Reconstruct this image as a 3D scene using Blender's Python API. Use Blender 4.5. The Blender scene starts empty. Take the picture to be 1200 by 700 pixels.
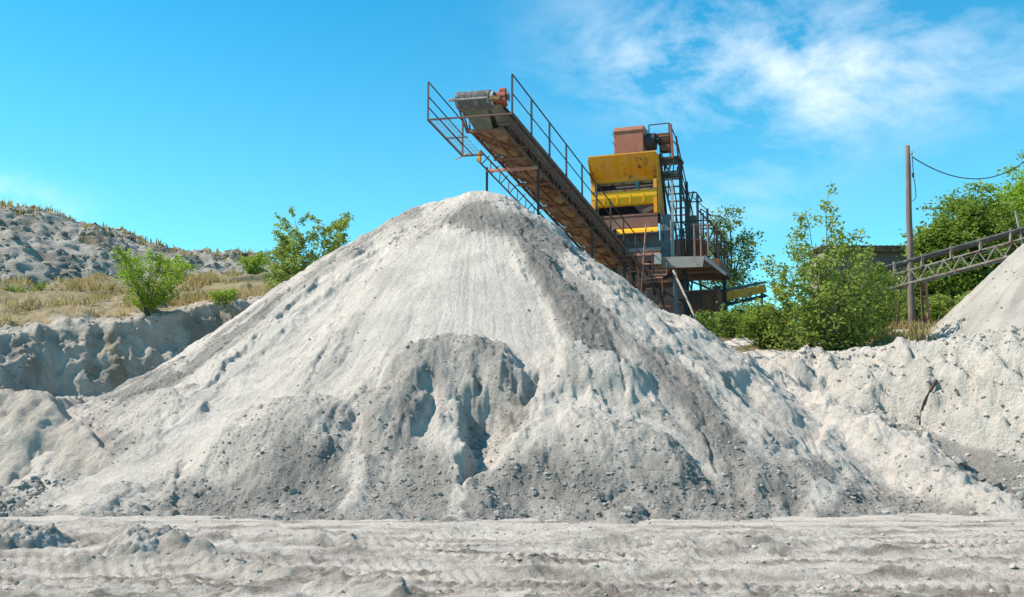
import bpy, math, random
import numpy as np
from mathutils import Vector, Matrix

random.seed(7)
S = bpy.context.scene
COL = S.collection
R = math.radians

# ------------------------------------------------------------------ camera model
F = 1167.0
CAMZ = 1.7
PITCH = math.atan2(160.0, F)
CP, SP = math.cos(PITCH), math.sin(PITCH)

def at(px, py, Y):
    """world point on the sight line through a photo pixel at depth Y"""
    dx, dy = (px - 600) / F, (350 - py) / F
    vy, vz = CP - SP * dy, SP + CP * dy
    k = Y / vy
    return Vector((dx * k, Y, CAMZ + vz * k))

def zat(py, Y):
    dy = (350 - py) / F
    return CAMZ + (SP + CP * dy) / (CP - SP * dy) * Y

def proj(x, y, z):
    d = y * CP + (z - CAMZ) * SP
    u = -y * SP + (z - CAMZ) * CP
    d = np.maximum(d, 0.5)
    return 600 + F * x / d, 350 - F * u / d

# ------------------------------------------------------------------ numpy noise
def _hash(ix, iy, seed):
    h = (ix.astype(np.int64) * 374761393 + iy.astype(np.int64) * 668265263 + seed * 1442695041) & 0xFFFFFFFF
    h = ((h ^ (h >> 13)) * 1274126177) & 0xFFFFFFFF
    h = ((h ^ (h >> 16)) * 2246822519) & 0xFFFFFFFF
    return ((h ^ (h >> 15)) & 0xFFFFFF).astype(np.float64) / 0xFFFFFF

def gnoise(x, y, seed=0):
    x0, y0 = np.floor(x), np.floor(y)
    fx, fy = x - x0, y - y0
    u, v = fx * fx * fx * (fx * (fx * 6 - 15) + 10), fy * fy * fy * (fy * (fy * 6 - 15) + 10)
    def g(ix, iy, dx, dy):
        a = _hash(ix, iy, seed) * 2 * math.pi
        return np.cos(a) * dx + np.sin(a) * dy
    n00 = g(x0, y0, fx, fy); n10 = g(x0 + 1, y0, fx - 1, fy)
    n01 = g(x0, y0 + 1, fx, fy - 1); n11 = g(x0 + 1, y0 + 1, fx - 1, fy - 1)
    return 1.5 * ((n00 * (1 - u) + n10 * u) * (1 - v) + (n01 * (1 - u) + n11 * u) * v)

def fbm(x, y, octv=4, seed=0, gain=0.5, lac=2.03):
    t, a, n = 0, 1.0, 0
    for o in range(octv):
        t = t + a * gnoise(x + 17.3 * o, y - 9.1 * o, seed + o); n += a
        x = x * lac; y = y * lac; a *= gain
    return t / n

def ridged(x, y, octv=4, seed=0):
    t, a, n = 0, 1.0, 0
    for o in range(octv):
        t = t + a * (1 - np.abs(gnoise(x + 5.7 * o, y + 3.3 * o, seed + o)) * 2); n += a
        x = x * 2.1; y = y * 2.1; a *= .5
    return t / n

def lumps(x, y, seed=0):
    """rounded clods: 1 - distance to the nearest feature point"""
    x0, y0 = np.floor(x), np.floor(y)
    best = np.full(x.shape, 9.0)
    for i in (-1, 0, 1):
        for j in (-1, 0, 1):
            cx, cy = x0 + i, y0 + j
            rr = .55 + .9 * _hash(cx, cy, seed + 5)
            d = np.hypot(cx + _hash(cx, cy, seed) - x, cy + _hash(cx, cy, seed + 1) - y) / rr
            best = np.minimum(best, d)
    return np.clip(1 - best, 0, 1)

def sstep(a, b, x):
    t = np.clip((x - a) / (b - a), 0, 1)
    return t * t * (3 - 2 * t)

def smax(a, b, k):
    h = np.clip(.5 + .5 * (a - b) / k, 0, 1)
    return b * (1 - h) + a * h + k * h * (1 - h)

def poly_sd(px, py, P):
    """signed distance to a polygon, negative inside"""
    P = [(float(a), float(b)) for a, b in P]
    d = np.full(px.shape, 1e9); inside = np.zeros(px.shape, bool)
    n = len(P)
    for i in range(n):
        (x1, y1), (x2, y2) = P[i], P[(i + 1) % n]
        ex, ey = x2 - x1, y2 - y1
        t = np.clip(((px - x1) * ex + (py - y1) * ey) / (ex * ex + ey * ey + 1e-9), 0, 1)
        d = np.minimum(d, np.hypot(px - x1 - t * ex, py - y1 - t * ey))
        c = ((y1 > py) != (y2 > py)) & (px < (x2 - x1) * (py - y1) / (y2 - y1 + 1e-12) + x1)
        inside ^= c
    return np.where(inside, -d, d)

def line_sd(px, py, P):
    """distance to a polyline and side of it (+ = right of its direction as seen in the picture)"""
    d = np.full(px.shape, 1e9); side = np.zeros(px.shape); tt = np.zeros(px.shape)
    n = len(P) - 1
    for i in range(n):
        (x1, y1), (x2, y2) = P[i], P[i + 1]
        ex, ey = x2 - x1, y2 - y1
        t = np.clip(((px - x1) * ex + (py - y1) * ey) / (ex * ex + ey * ey + 1e-9), 0, 1)
        dd = np.hypot(px - x1 - t * ex, py - y1 - t * ey)
        s = np.sign(ex * (py - y1) - ey * (px - x1))
        m = dd < d
        d = np.where(m, dd, d); side = np.where(m, s, side); tt = np.where(m, (i + t) / n, tt)
    return d, side, tt

# ------------------------------------------------------------------ mesh helpers
def mesh_np(name, V, Fq, mat=None, parent=None, attrs=None, smooth=True):
    me = bpy.data.meshes.new(name)
    V = np.asarray(V, np.float32); Fq = np.asarray(Fq, np.int32)
    k = Fq.shape[1]
    me.vertices.add(len(V)); me.vertices.foreach_set('co', V.ravel())
    me.loops.add(Fq.size); me.loops.foreach_set('vertex_index', Fq.ravel())
    me.polygons.add(len(Fq)); me.polygons.foreach_set('loop_start', np.arange(0, Fq.size, k, dtype=np.int32))
    me.polygons.foreach_set('loop_total', np.full(len(Fq), k, np.int32))
    me.polygons.foreach_set('use_smooth', np.full(len(Fq), smooth, bool))
    if attrs:
        for kx, arr in attrs.items():
            a = me.attributes.new(kx, 'FLOAT', 'POINT'); a.data.foreach_set('value', np.asarray(arr, np.float32).ravel())
    me.update(calc_edges=True); me.validate()
    if mat: me.materials.append(mat)
    o = bpy.data.objects.new(name, me); COL.objects.link(o)
    if parent is not None: o.parent = parent
    return o

def grid_mesh(name, X, Y, Z, mat, attrs=None, origin=(0, 0, 0), parent=None, keep=None):
    m, n = X.shape
    V = np.stack([X - origin[0], Y - origin[1], Z - origin[2]], -1).reshape(-1, 3)
    idx = np.arange(m * n).reshape(m, n)
    Q = np.stack([idx[:-1, :-1], idx[:-1, 1:], idx[1:, 1:], idx[1:, :-1]], -1).reshape(-1, 4)
    if keep is not None:
        kq = (keep[:-1, :-1] | keep[:-1, 1:] | keep[1:, 1:] | keep[1:, :-1]).reshape(-1)
        Q = Q[kq]
        used = np.unique(Q); mp = np.full(m * n, -1); mp[used] = np.arange(len(used))
        V = V[used]; Q = mp[Q]
        if attrs: attrs = {k: np.asarray(a).reshape(-1)[used] for k, a in attrs.items()}
    o = mesh_np(name, V, Q, mat, parent, attrs)
    o.location = origin if parent is None else o.location
    return o

def tag(o, label=None, cat=None, group=None, kind=None):
    if label: o['label'] = label
    if cat: o['category'] = cat
    if group: o['group'] = group
    if kind: o['kind'] = kind
    return o

def empty(name, loc, label, cat, group=None):
    o = bpy.data.objects.new(name, None); COL.objects.link(o)
    o.location = loc; o.empty_display_size = .3
    return tag(o, label, cat, group)

class MB:
    """collects bars, boxes, tubes and plates; build() links them as one mesh object"""
    def __init__(s): s.v, s.f = [], []
    def add(s, vs, fs):
        b = len(s.v); s.v += [tuple(v) for v in vs]; s.f += [tuple(i + b for i in f) for f in fs]; return s
    def frame(s, c, ax, ay, az, sx, sy, sz):
        c, ax, ay, az = Vector(c), Vector(ax), Vector(ay), Vector(az)
        vs = [c + ax * (sx * i / 2) + ay * (sy * j / 2) + az * (sz * k / 2) for k in (-1, 1) for j in (-1, 1) for i in (-1, 1)]
        return s.add(vs, [(0, 2, 3, 1), (4, 5, 7, 6), (0, 1, 5, 4), (2, 6, 7, 3), (0, 4, 6, 2), (1, 3, 7, 5)])
    def bar(s, p, q, w=.06, h=None, up=(0, 0, 1)):
        p, q = Vector(p), Vector(q); d = (q - p); L = d.length
        if L < 1e-6: return s
        d.normalize(); up = Vector(up)
        if abs(d.dot(up)) > .98: up = Vector((0, 1, 0))
        a = d.cross(up).normalized(); b = a.cross(d)
        return s.frame((p + q) / 2, d, a, b, L, w, h or w)
    def tube(s, pts, r, n=7, taper=None):
        pts = [Vector(p) for p in pts]; b = len(s.v); m = len(pts)
        for i, p in enumerate(pts):
            d = (pts[min(i + 1, m - 1)] - pts[max(i - 1, 0)]).normalized()
            up = Vector((0, 0, 1)) if abs(d.z) < .9 else Vector((0, 1, 0))
            a = d.cross(up).normalized(); c = a.cross(d)
            rr = r if taper is None else r + (taper - r) * i / (m - 1)
            for k in range(n):
                t = 2 * math.pi * k / n
                s.v.append(tuple(p + a * (rr * math.cos(t)) + c * (rr * math.sin(t))))
        for i in range(m - 1):
            for k in range(n):
                k2 = (k + 1) % n
                s.f.append((b + i * n + k, b + i * n + k2, b + (i + 1) * n + k2, b + (i + 1) * n + k))
        s.f.append(tuple(b + k for k in range(n))[::-1]); s.f.append(tuple(b + (m - 1) * n + k for k in range(n)))
        return s
    def sheet(s, rows, th):
        """a thick bent plate through rows of points"""
        m, n = len(rows), len(rows[0])
        P = [[Vector(p) for p in r] for r in rows]
        nrm = [[None] * n for _ in range(m)]
        for i in range(m):
            for j in range(n):
                a = P[min(i + 1, m - 1)][j] - P[max(i - 1, 0)][j]
                b = P[i][min(j + 1, n - 1)] - P[i][max(j - 1, 0)]
                nrm[i][j] = a.cross(b).normalized() * (th / 2)
        top = [P[i][j] + nrm[i][j] for i in range(m) for j in range(n)]
        bot = [P[i][j] - nrm[i][j] for i in range(m) for j in range(n)]
        N = m * n; f = []
        for i in range(m - 1):
            for j in range(n - 1):
                a, b, c, d = i * n + j, i * n + j + 1, (i + 1) * n + j + 1, (i + 1) * n + j
                f += [(a, d, c, b), (a + N, b + N, c + N, d + N)]
        edge = [(0, j) for j in range(n)] + [(i, n - 1) for i in range(1, m)] + [(m - 1, j) for j in range(n - 2, -1, -1)] + [(i, 0) for i in range(m - 2, 0, -1)]
        for e in range(len(edge)):
            i, j = edge[e]; i2, j2 = edge[(e + 1) % len(edge)]
            a, b = i * n + j, i2 * n + j2
            f.append((a, b, b + N, a + N))
        return s.add(top + bot, f)
    def prism(s, poly, ext):
        """polygon of 3-D points pushed along a vector"""
        ext = Vector(ext); n = len(poly)
        P = [Vector(p) for p in poly]
        return s.add(P + [p + ext for p in P], [tuple(range(n))[::-1], tuple(range(n, 2 * n))] + [(i, (i + 1) % n, n + (i + 1) % n, n + i) for i in range(n)])
    def build(s, name, mat, parent=None, bevel=0.0, smooth=False):
        me = bpy.data.meshes.new(name)
        o = bpy.data.objects.new(name, me); COL.objects.link(o)
        off = Vector((0, 0, 0))
        if parent is not None:
            o.parent = parent; p = parent
            while p is not None: off = off + Vector(p.location); p = p.parent
        me.from_pydata([tuple(Vector(v) - off) for v in s.v], [], s.f)
        me.update()
        import bmesh
        bm = bmesh.new(); bm.from_mesh(me); bmesh.ops.recalc_face_normals(bm, faces=bm.faces); bm.to_mesh(me); bm.free()
        if smooth:
            me.polygons.foreach_set('use_smooth', [True] * len(me.polygons))
        me.materials.append(mat)
        if bevel:
            md = o.modifiers.new('Bevel', 'BEVEL'); md.width = bevel; md.segments = 1; md.limit_method = 'ANGLE'
        return o

# ------------------------------------------------------------------ materials
def newmat(name):
    m = bpy.data.materials.new(name); m.use_nodes = True
    nt = m.node_tree; nt.nodes.clear()
    out = nt.nodes.new('ShaderNodeOutputMaterial'); b = nt.nodes.new('ShaderNodeBsdfPrincipled')
    nt.links.new(b.outputs[0], out.inputs[0])
    b.inputs['Specular IOR Level'].default_value = .25
    return m, nt, b, out

def N(nt, kind, **kw):
    n = nt.nodes.new(kind)
    for k, v in kw.items(): setattr(n, k, v)
    return n

def noise(nt, scale, detail=6, rough=.55, coord='Object', stretch=None, vec=None):
    t = N(nt, 'ShaderNodeTexNoise'); t.inputs['Scale'].default_value = scale
    t.inputs['Detail'].default_value = detail; t.inputs['Roughness'].default_value = rough
    if vec is None:
        tc = N(nt, 'ShaderNodeTexCoord'); vec = tc.outputs[coord]
    if stretch:
        mp = N(nt, 'ShaderNodeMapping'); mp.inputs['Scale'].default_value = stretch
        nt.links.new(vec, mp.inputs[0]); vec = mp.outputs[0]
    nt.links.new(vec, t.inputs['Vector'])
    return t.outputs['Fac']

def ramp(nt, fac, stops):
    r = N(nt, 'ShaderNodeValToRGB'); e = r.color_ramp.elements
    while len(e) < len(stops): e.new(.5)
    for el, (p, c) in zip(e, stops):
        el.position = p; el.color = (*c, 1) if len(c) == 3 else c
    nt.links.new(fac, r.inputs[0]); return r.outputs[0]

def mixc(nt, fac, a, b, blend='MIX'):
    m = N(nt, 'ShaderNodeMix', data_type='RGBA', blend_type=blend)
    for sock, val in ((m.inputs[0], fac), (m.inputs[6], a), (m.inputs[7], b)):
        if isinstance(val, (int, float)): sock.default_value = val
        elif isinstance(val, tuple): sock.default_value = (*val, 1)
        else: nt.links.new(val, sock)
    return m.outputs[2]

def math_(nt, op, a, b=0.0, clamp=False):
    m = N(nt, 'ShaderNodeMath', operation=op); m.use_clamp = clamp
    for s, v in ((m.inputs[0], a), (m.inputs[1], b)):
        if isinstance(v, (int, float)): s.default_value = v
        else: nt.links.new(v, s)
    return m.outputs[0]

def bump(nt, b, h, strength=.5, dist=.05):
    n = N(nt, 'ShaderNodeBump'); n.inputs['Strength'].default_value = strength; n.inputs['Distance'].default_value = dist
    nt.links.new(h, n.inputs['Height']); nt.links.new(n.outputs[0], b.inputs['Normal'])

def attr(nt, name):
    a = N(nt, 'ShaderNodeAttribute'); a.attribute_name = name; return a.outputs['Fac']

def soil_mat(name, light, mid, dark, attr_name='grav', extra=None, grain=60, bstr=.6, bs=11, bd=.12):
    """dusty mineral: 'light' dust, 'mid' in between, 'dark' coarse gravel where the attribute says so"""
    m, nt, b, out = newmat(name)
    n1 = noise(nt, .9, 6, .6); n2 = noise(nt, 7, 6, .65); n3 = noise(nt, grain, 4, .7)
    fine = math_(nt, 'ADD', math_(nt, 'MULTIPLY', n1, .55), math_(nt, 'MULTIPLY', n2, .45))
    c_l = ramp(nt, fine, [(.34, mid), (.60, light)])
    c_d = ramp(nt, math_(nt, 'ADD', math_(nt, 'MULTIPLY', n2, .5), math_(nt, 'MULTIPLY', n3, .5)), [(.32, tuple(.62 * v for v in dark)), (.50, dark), (.68, mid)])
    g = attr(nt, attr_name)
    n4 = noise(nt, grain * .45, 5, .75)
    gm = math_(nt, 'ADD', g, math_(nt, 'MULTIPLY', math_(nt, 'SUBTRACT', math_(nt, 'ADD', math_(nt, 'MULTIPLY', n2, .5), math_(nt, 'MULTIPLY', n4, .5)), .5), 2.2))
    gm = math_(nt, 'MULTIPLY', math_(nt, 'SUBTRACT', gm, .25), 1.5, True)
    col = mixc(nt, gm, c_l, c_d)
    spk = ramp(nt, n4, [(.30, (.34, .33, .32)), (.46, (1, 1, 1)), (.62, (1, 1, 1)), (.74, (1.18, 1.18, 1.18))])
    col = mixc(nt, math_(nt, 'ADD', .30, math_(nt, 'MULTIPLY', gm, .6)), col, mixc(nt, 1.0, col, spk, 'MULTIPLY'))
    if extra:
        for an, c1, c2, sc in extra:
            e = attr(nt, an)
            ne = noise(nt, sc, 5, .65)
            em = math_(nt, 'MULTIPLY', math_(nt, 'SUBTRACT', math_(nt, 'ADD', e, math_(nt, 'MULTIPLY', math_(nt, 'SUBTRACT', ne, .5), 1.2)), .3), 2.5, True)
            col = mixc(nt, em, col, ramp(nt, n3, [(.35, c1), (.65, c2)]))
    nt.links.new(col, b.inputs['Base Color'])
    b.inputs['Roughness'].default_value = .95; b.inputs['Specular IOR Level'].default_value = .1
    h = math_(nt, 'ADD', math_(nt, 'MULTIPLY', noise(nt, bs, 9, .75), 1.0), math_(nt, 'MULTIPLY', n4, .45))
    bump(nt, b, h, min(1, bstr * 1.3), bd)
    return m

def paint_mat(name, col, rust=(.09, .035, .018), amount=.5, rough=.55, metallic=0.0, scale=2.2, dust=(.33, .29, .24), dusty=.3):
    m, nt, b, out = newmat(name)
    n1 = noise(nt, scale, 8, .7); n2 = noise(nt, 14, 6, .7)
    streak = noise(nt, 5, 5, .65, stretch=(1, 1, .18))
    base = mixc(nt, n2, tuple(.8 * c for c in col), tuple(min(1, 1.12 * c) for c in col))
    f = math_(nt, 'ADD', math_(nt, 'MULTIPLY', n1, .6), math_(nt, 'MULTIPLY', streak, .4))
    fr = ramp(nt, f, [(.62 - .25 * amount, (0, 0, 0)), (.70 - .2 * amount, (1, 1, 1))])
    c = mixc(nt, fr, base, mixc(nt, n2, rust, tuple(min(1, 2.2 * x) for x in rust)))
    fd = ramp(nt, noise(nt, 1.3, 7, .7), [(.45, (0, 0, 0)), (.75, (dusty, dusty, dusty))])
    c = mixc(nt, fd, c, dust)
    nt.links.new(c, b.inputs['Base Color'])
    b.inputs['Roughness'].default_value = rough; b.inputs['Metallic'].default_value = metallic
    bump(nt, b, n2, .25, .01)
    return m

def leaf_mat(name, dark, light, trans=.35):
    m, nt, b, out = newmat(name)
    c = mixc(nt, attr(nt, 'tint'), dark, light)
    nt.links.new(c, b.inputs['Base Color']); b.inputs['Roughness'].default_value = .5
    tr = N(nt, 'ShaderNodeBsdfTranslucent'); nt.links.new(mixc(nt, .5, c, tuple(min(1, x * 1.5) for x in light)), tr.inputs[0])
    ms = N(nt, 'ShaderNodeMixShader'); ms.inputs[0].default_value = trans
    nt.links.new(b.outputs[0], ms.inputs[1]); nt.links.new(tr.outputs[0], ms.inputs[2]); nt.links.new(ms.outputs[0], out.inputs[0])
    return m

M = {}
M['pile'] = soil_mat('crushed_limestone', (.67, .60, .535), (.46, .415, .37), (.195, .184, .172), extra=[('damp_shade', (.15, .13, .11), (.25, .225, .19), 4)], bstr=.8)  # the extra brown is moist soil and painted shade in one
M['pile2'] = soil_mat('sifted_limestone', (.42, .39, .35), (.34, .315, .285), (.24, .225, .205))
M['ground'] = soil_mat('trodden_quarry_floor', (.66, .59, .525), (.49, .435, .385), (.22, .187, .158), grain=80, bstr=.7)
M['bank'] = soil_mat('chalky_bank', (.62, .57, .505), (.48, .44, .39), (.28, .26, .235), extra=[('soil', (.128, .096, .056), (.24, .20, .12), 3)], grain=40, bs=5, bd=.2, bstr=.7)
M['bench'] = soil_mat('weathered_bench', (.54, .475, .41), (.41, .36, .31), (.26, .23, .20), extra=[('soil', (.20, .16, .09), (.40, .31, .19), 2.0)], grain=22, bs=3.0, bd=.3, bstr=.6)
M['hill'] = soil_mat('weathered_hillside', (.48, .435, .38), (.34, .31, .27), (.19, .175, .155), extra=[('soil', (.06, .07, .025), (.22, .165, .10), 2.0)], grain=12, bs=1.4, bd=.6, bstr=.6)
M['stone'] = soil_mat('loose_stone', (.36, .335, .305), (.27, .255, .235), (.17, .16, .147), bstr=.4)
M['clod'] = soil_mat('dry_clod', (.52, .47, .42), (.38, .345, .31), (.2, .185, .165), bstr=.4)
M['yellow'] = paint_mat('yellow_paint', (.66, .27, .006), amount=.36, scale=2.4, dusty=.3)
M['yellow2'] = paint_mat('bright_yellow_paint', (.80, .40, .006), amount=.12, dusty=.1)  # brighter, less rusty yellow; paints top light into the drip edge
M['redbox'] = paint_mat('red_brown_primer', (.30, .105, .062), amount=.26, dusty=.2)
M['rust'] = paint_mat('rusty_steel', (.16, .075, .045), rust=(.085, .038, .022), amount=.6, rough=.8, dusty=.35)
M['apron'] = paint_mat('brown_plate', (.185, .085, .062), rust=(.10, .045, .03), amount=.3, rough=.75, dusty=.3)
M['tan'] = paint_mat('dusty_rusty_underside', (.22, .15, .075), rust=(.055, .022, .010), amount=.72, rough=.85, scale=1.9, dusty=.6, dust=(.36, .29, .19))
M['dark'] = paint_mat('dark_steel', (.028, .03, .034), rust=(.06, .03, .02), amount=.3, rough=.6, dusty=.08)
M['greysteel'] = paint_mat('grey_steel', (.30, .30, .29), amount=.35, rough=.6, dusty=.4)
M['darkgrey'] = paint_mat('dark_grey_plate', (.11, .11, .115), amount=.35, rough=.7, dusty=.3)
M['fascia'] = paint_mat('stained_grey_steel', (.26, .25, .235), amount=.55, rough=.75, dusty=.5)
M['bluesteel'] = paint_mat('blue_grey_steel', (.10, .145, .165), amount=.3, rough=.6, dusty=.3)
M['pipe'] = paint_mat('pinkish_primer', (.42, .19, .14), amount=.3, rough=.7, dusty=.2)
M['rail'] = paint_mat('brown_rail', (.10, .055, .045), amount=.45, rough=.65, dusty=.1)
M['rubber'] = paint_mat('worn_rubber', (.085, .085, .085), rust=(.16, .15, .14), amount=.35, rough=.8, dusty=.5, dust=(.26, .25, .24))
M['belt'] = paint_mat('olive_grey_belt', (.10, .10, .075), rust=(.12, .085, .05), amount=.4, rough=.85, dusty=.5, dust=(.24, .22, .17))
M['motor'] = paint_mat('red_orange_paint', (.30, .075, .04), amount=.5, rough=.6, dusty=.25)
M['truss'] = paint_mat('pale_truss_steel', (.27, .245, .225), amount=.55, rough=.6, dusty=.3)
M['teal'] = paint_mat('teal_paint', (.04, .15, .15), amount=.2)

def wood_mat(name, c1, c2):
    m, nt, b, out = newmat(name)
    n = noise(nt, 14, 6, .7, stretch=(1, 1, .06)); n2 = noise(nt, 2, 5, .6)
    c = mixc(nt, n2, ramp(nt, n, [(.35, c1), (.65, c2)]), c1)
    nt.links.new(c, b.inputs['Base Color']); b.inputs['Roughness'].default_value = .9
    bump(nt, b, n, .5, .02); return m
M['pole'] = wood_mat('weathered_pole_wood', (.115, .085, .072), (.25, .20, .175))
M['bark'] = wood_mat('bark', (.06, .05, .04), (.16, .135, .11))
M['stick'] = wood_mat('pale_wood', (.36, .29, .24), (.52, .45, .40))
M['stick_dark'] = wood_mat('dark_root', (.05, .035, .025), (.12, .085, .06))
M['leaf_bright'] = leaf_mat('bright_leaf', (.09, .19, .014), (.30, .42, .035))
M['leaf_mid'] = leaf_mat('mid_leaf', (.075, .13, .02), (.31, .38, .075))
M['leaf_dark'] = leaf_mat('dark_leaf', (.055, .11, .016), (.25, .33, .05), .38)
M['leaf_blue'] = leaf_mat('cool_leaf', (.06, .11, .03), (.21, .28, .08), .36)
M['grass'] = leaf_mat('dry_grass', (.16, .15, .03), (.50, .38, .18), .3)
M['roof'] = paint_mat('dusty_roof_sheet', (.36, .30, .26), amount=.35, rough=.8, dusty=.5)
M['wall'] = paint_mat('shed_wall', (.20, .17, .15), amount=.3, rough=.85, dusty=.3)
M['rock_red'] = paint_mat('reddish_block', (.30, .14, .11), amount=.1, dusty=.3)

# ------------------------------------------------------------------ the main pile
AX, AY = at(557, 225, 35).x, 35.0
AZ = zat(226, 35) - .16
TH_K = ([-180, -120, -90, -60, -35, 0, 35, 60, 90, 120, 180], [.75, .74, .72, .70, .76, .835, .75, .76, .85, .80, .75])

def seg_ridge(X, Y, pts, slopeL, slopeR=None):
    """height of a crest line whose flanks fall away at a fixed slope"""
    best = np.full(X.shape, -99.0)
    for a, b in zip(pts[:-1], pts[1:]):
        ex, ey = b.x - a.x, b.y - a.y
        t = np.clip(((X - a.x) * ex + (Y - a.y) * ey) / (ex * ex + ey * ey), 0, 1)
        cx, cy, cz = a.x + t * ex, a.y + t * ey, a.z + t * (b.z - a.z)
        d = np.hypot(X - cx, Y - cy)
        sd = ex * (Y - cy) - ey * (X - cx)
        sl = np.where(sd > 0, slopeL, slopeR or slopeL)
        best = np.maximum(best, cz - sl * (np.sqrt(d * d + .15) - .387))
    return best

RIDGE_R = [at(815, 398, 34.5), at(872, 425, 33), at(948, 452, 29.5), at(1002, 482, 27.2), at(1060, 514, 25.3), at(1110, 548, 23.6), at(1160, 580, 22.2), at(1196, 606, 21.2)]
RIDGE_L = [at(230, 425, 33.5), at(160, 458, 31), at(95, 483, 28.5), at(62, 520, 26)]

def pile_base(X, Y):
    dx, dy = X - AX, Y - AY
    wob = fbm(X * .13, Y * .13, 3, 11)
    r = np.hypot(dx * .985, dy)
    th = np.degrees(np.arctan2(dx, -dy))
    k = np.interp(th, *TH_K)
    h = AZ - k * (np.sqrt(r * r + 4.0) - 2.0)
    f = np.clip(h / AZ, 0, 1)
    h = h - 4 * f * (1 - f) * np.interp(th, [-180, -110, -88, -65, -40, 0, 40, 70, 90, 180], [0, .05, .02, .65, .95, .55, .35, .25, .03, 0]) + wob * .35 * sstep(1.5, 6, r)
    h = smax(h, seg_ridge(X, Y, RIDGE_R, .80, 1.5) + .5 * fbm(X * .6, Y * .6, 5, 5, .6) + .18 * ridged(X * .9, Y * .9, 4, 7) - .1, .8)
    h = smax(h, seg_ridge(X, Y, RIDGE_L, .62, .7) + .22 * fbm(X * .45, Y * .45, 3, 6), .7)
    # talus flare at the toe
    h = np.where(h > -1.2, smax(h, (h + 1.0) * .30 - .18, .25), h)
    return h

xs = np.concatenate([np.arange(-17.5, 13.2, .036)])
ys = np.concatenate([np.arange(19.3, 36.2, .048), 36.2 + np.cumsum(np.linspace(.06, .7, 36))])
X, Y = np.meshgrid(xs, ys)
B = pile_base(X, Y)
px, py = proj(X, Y, B)
front = sstep(36.5, 34.5, Y)
D = np.zeros_like(B); G = np.zeros_like(B); SM = np.zeros_like(B); RG = np.zeros_like(B)
th0 = np.arctan2(X - AX, -(Y - AY)); rr0 = np.hypot(X - AX, Y - AY)
jx = px + 14 * fbm(th0 * 14, rr0 * .5, 4, 27, .6) + 11 * fbm(X * .9, Y * .9, 4, 21) + 3.5 * fbm(X * 3.5, Y * 3.5, 3, 22)
jy = py + 11 * fbm(X * .9 + 40, Y * .9, 4, 23) + 3.5 * fbm(X * 3.5 + 9, Y * 3.5, 3, 24)

def inside(P, soft=10):
    return sstep(soft * .5, -soft, poly_sd(jx, jy, P))

# long pale chute of fine dust down the left flank
chute = inside([(505, 252), (440, 285), (350, 362), (250, 450), (140, 535), (20, 592), (10, 606), (90, 597), (190, 555), (250, 520), (330, 446), (400, 360), (450, 300), (520, 262)], 16)
D -= .14 * chute; SM = np.maximum(SM, chute)
# scarp along the upper edge of the slipped middle face
d, sd, t = line_sd(jx, jy, [(215, 500), (255, 448), (318, 384), (372, 330), (432, 286), (505, 264), (572, 266), (612, 292), (640, 342), (655, 398), (644, 432), (628, 452)])
D -= np.interp(t, [0, .3, .45, .62, .75, 1], [.06, .10, .04, .02, .13, .10]) * np.where(sd > 0, np.exp(-d / 70.0), 0) * sstep(0, .06, t) * sstep(1.0, .93, t) * sstep(-1.5, 5, d * sd)
D += .05 * np.exp(-(d / 5.0) ** 2) * sstep(0, .08, t)
# smooth middle face
face = inside([(400, 320), (440, 285), (505, 268), (570, 270), (605, 296), (632, 345), (648, 398), (622, 440), (575, 412), (520, 402), (468, 412), (440, 450), (415, 460), (330, 500), (290, 470), (330, 400)], 14)
SM = np.maximum(SM, face)
# slipped tongues and crusts
for P, hgt, soft, rgh in (
        ([(432, 452), (470, 416), (530, 401), (585, 417), (618, 446), (640, 470), (612, 492), (560, 470), (505, 466), (462, 470)], .34, 12, .9),
        ([(612, 285), (655, 300), (725, 352), (800, 418), (862, 480), (845, 500), (770, 450), (700, 415), (662, 400), (645, 345)], .16, 14, 1.0),
        ([(418, 482), (450, 466), (492, 460), (503, 478), (482, 515), (446, 532), (424, 520)], .30, 9, .9),
        ([(655, 402), (700, 418), (760, 452), (742, 462), (690, 458), (648, 452)], .24, 8, .6),
        ([(480, 262), (540, 238), (600, 240), (640, 262), (668, 298), (612, 285), (570, 262)], .05, 14, .45),
        ([(250, 520), (330, 462), (420, 478), (425, 520), (380, 560), (300, 560), (240, 545)], .16, 14, .6),
        ([(90, 478), (190, 450), (230, 470), (190, 500), (130, 512), (80, 505)], .12, 12, .7),
        ([(660, 492), (742, 488), (800, 520), (770, 545), (690, 520)], .08, 12, .6),
        ([(1010, 490), (1050, 520), (1110, 560), (1165, 600), (1080, 604), (1030, 560), (985, 500)], .12, 12, .55)):
    mk = inside(P, soft * 2.6); D += 1.35 * hgt * mk; mk = inside(P, soft * 2.2); RG = np.maximum(RG, rgh * mk); G = np.maximum(G, .72 * rgh * mk)
# hollow with an overhung upper left wall
HOL = [(536, 566), (541, 520), (545, 484), (562, 462), (598, 456), (628, 446), (633, 470), (618, 498), (596, 520), (572, 548)]
sdp = poly_sd(jx, jy, HOL)
dw, sw, tw = line_sd(jx, jy, [(536, 575), (540, 524), (544, 484), (562, 461), (598, 455), (630, 444)])
hol = sstep(8, -18, sdp + 6 * fbm(X * 2.2, Y * 2.2, 4, 28)) * np.exp(-dw / 100.0)
DAMP_SHADE = .45 * sstep(8, -14, sdp + 12 * fbm(X * 1.5, Y * 1.5, 4, 29)) * sstep(535, 500, py)  # moist brown soil, also painted in for shade under the hollow's upper lip
D -= .85 * hol
RG = np.maximum(RG, .8 * sstep(4, -8, sdp + 5 * fbm(X * 2.2, Y * 2.2, 4, 28)))
dv, sv, tv = line_sd(jx, jy, [(528, 606), (534, 560), (536, 520), (530, 486), (505, 462)])
D += .17 * np.exp(-(dv / 19.0) ** 2) * sstep(0, .15, tv)
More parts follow.
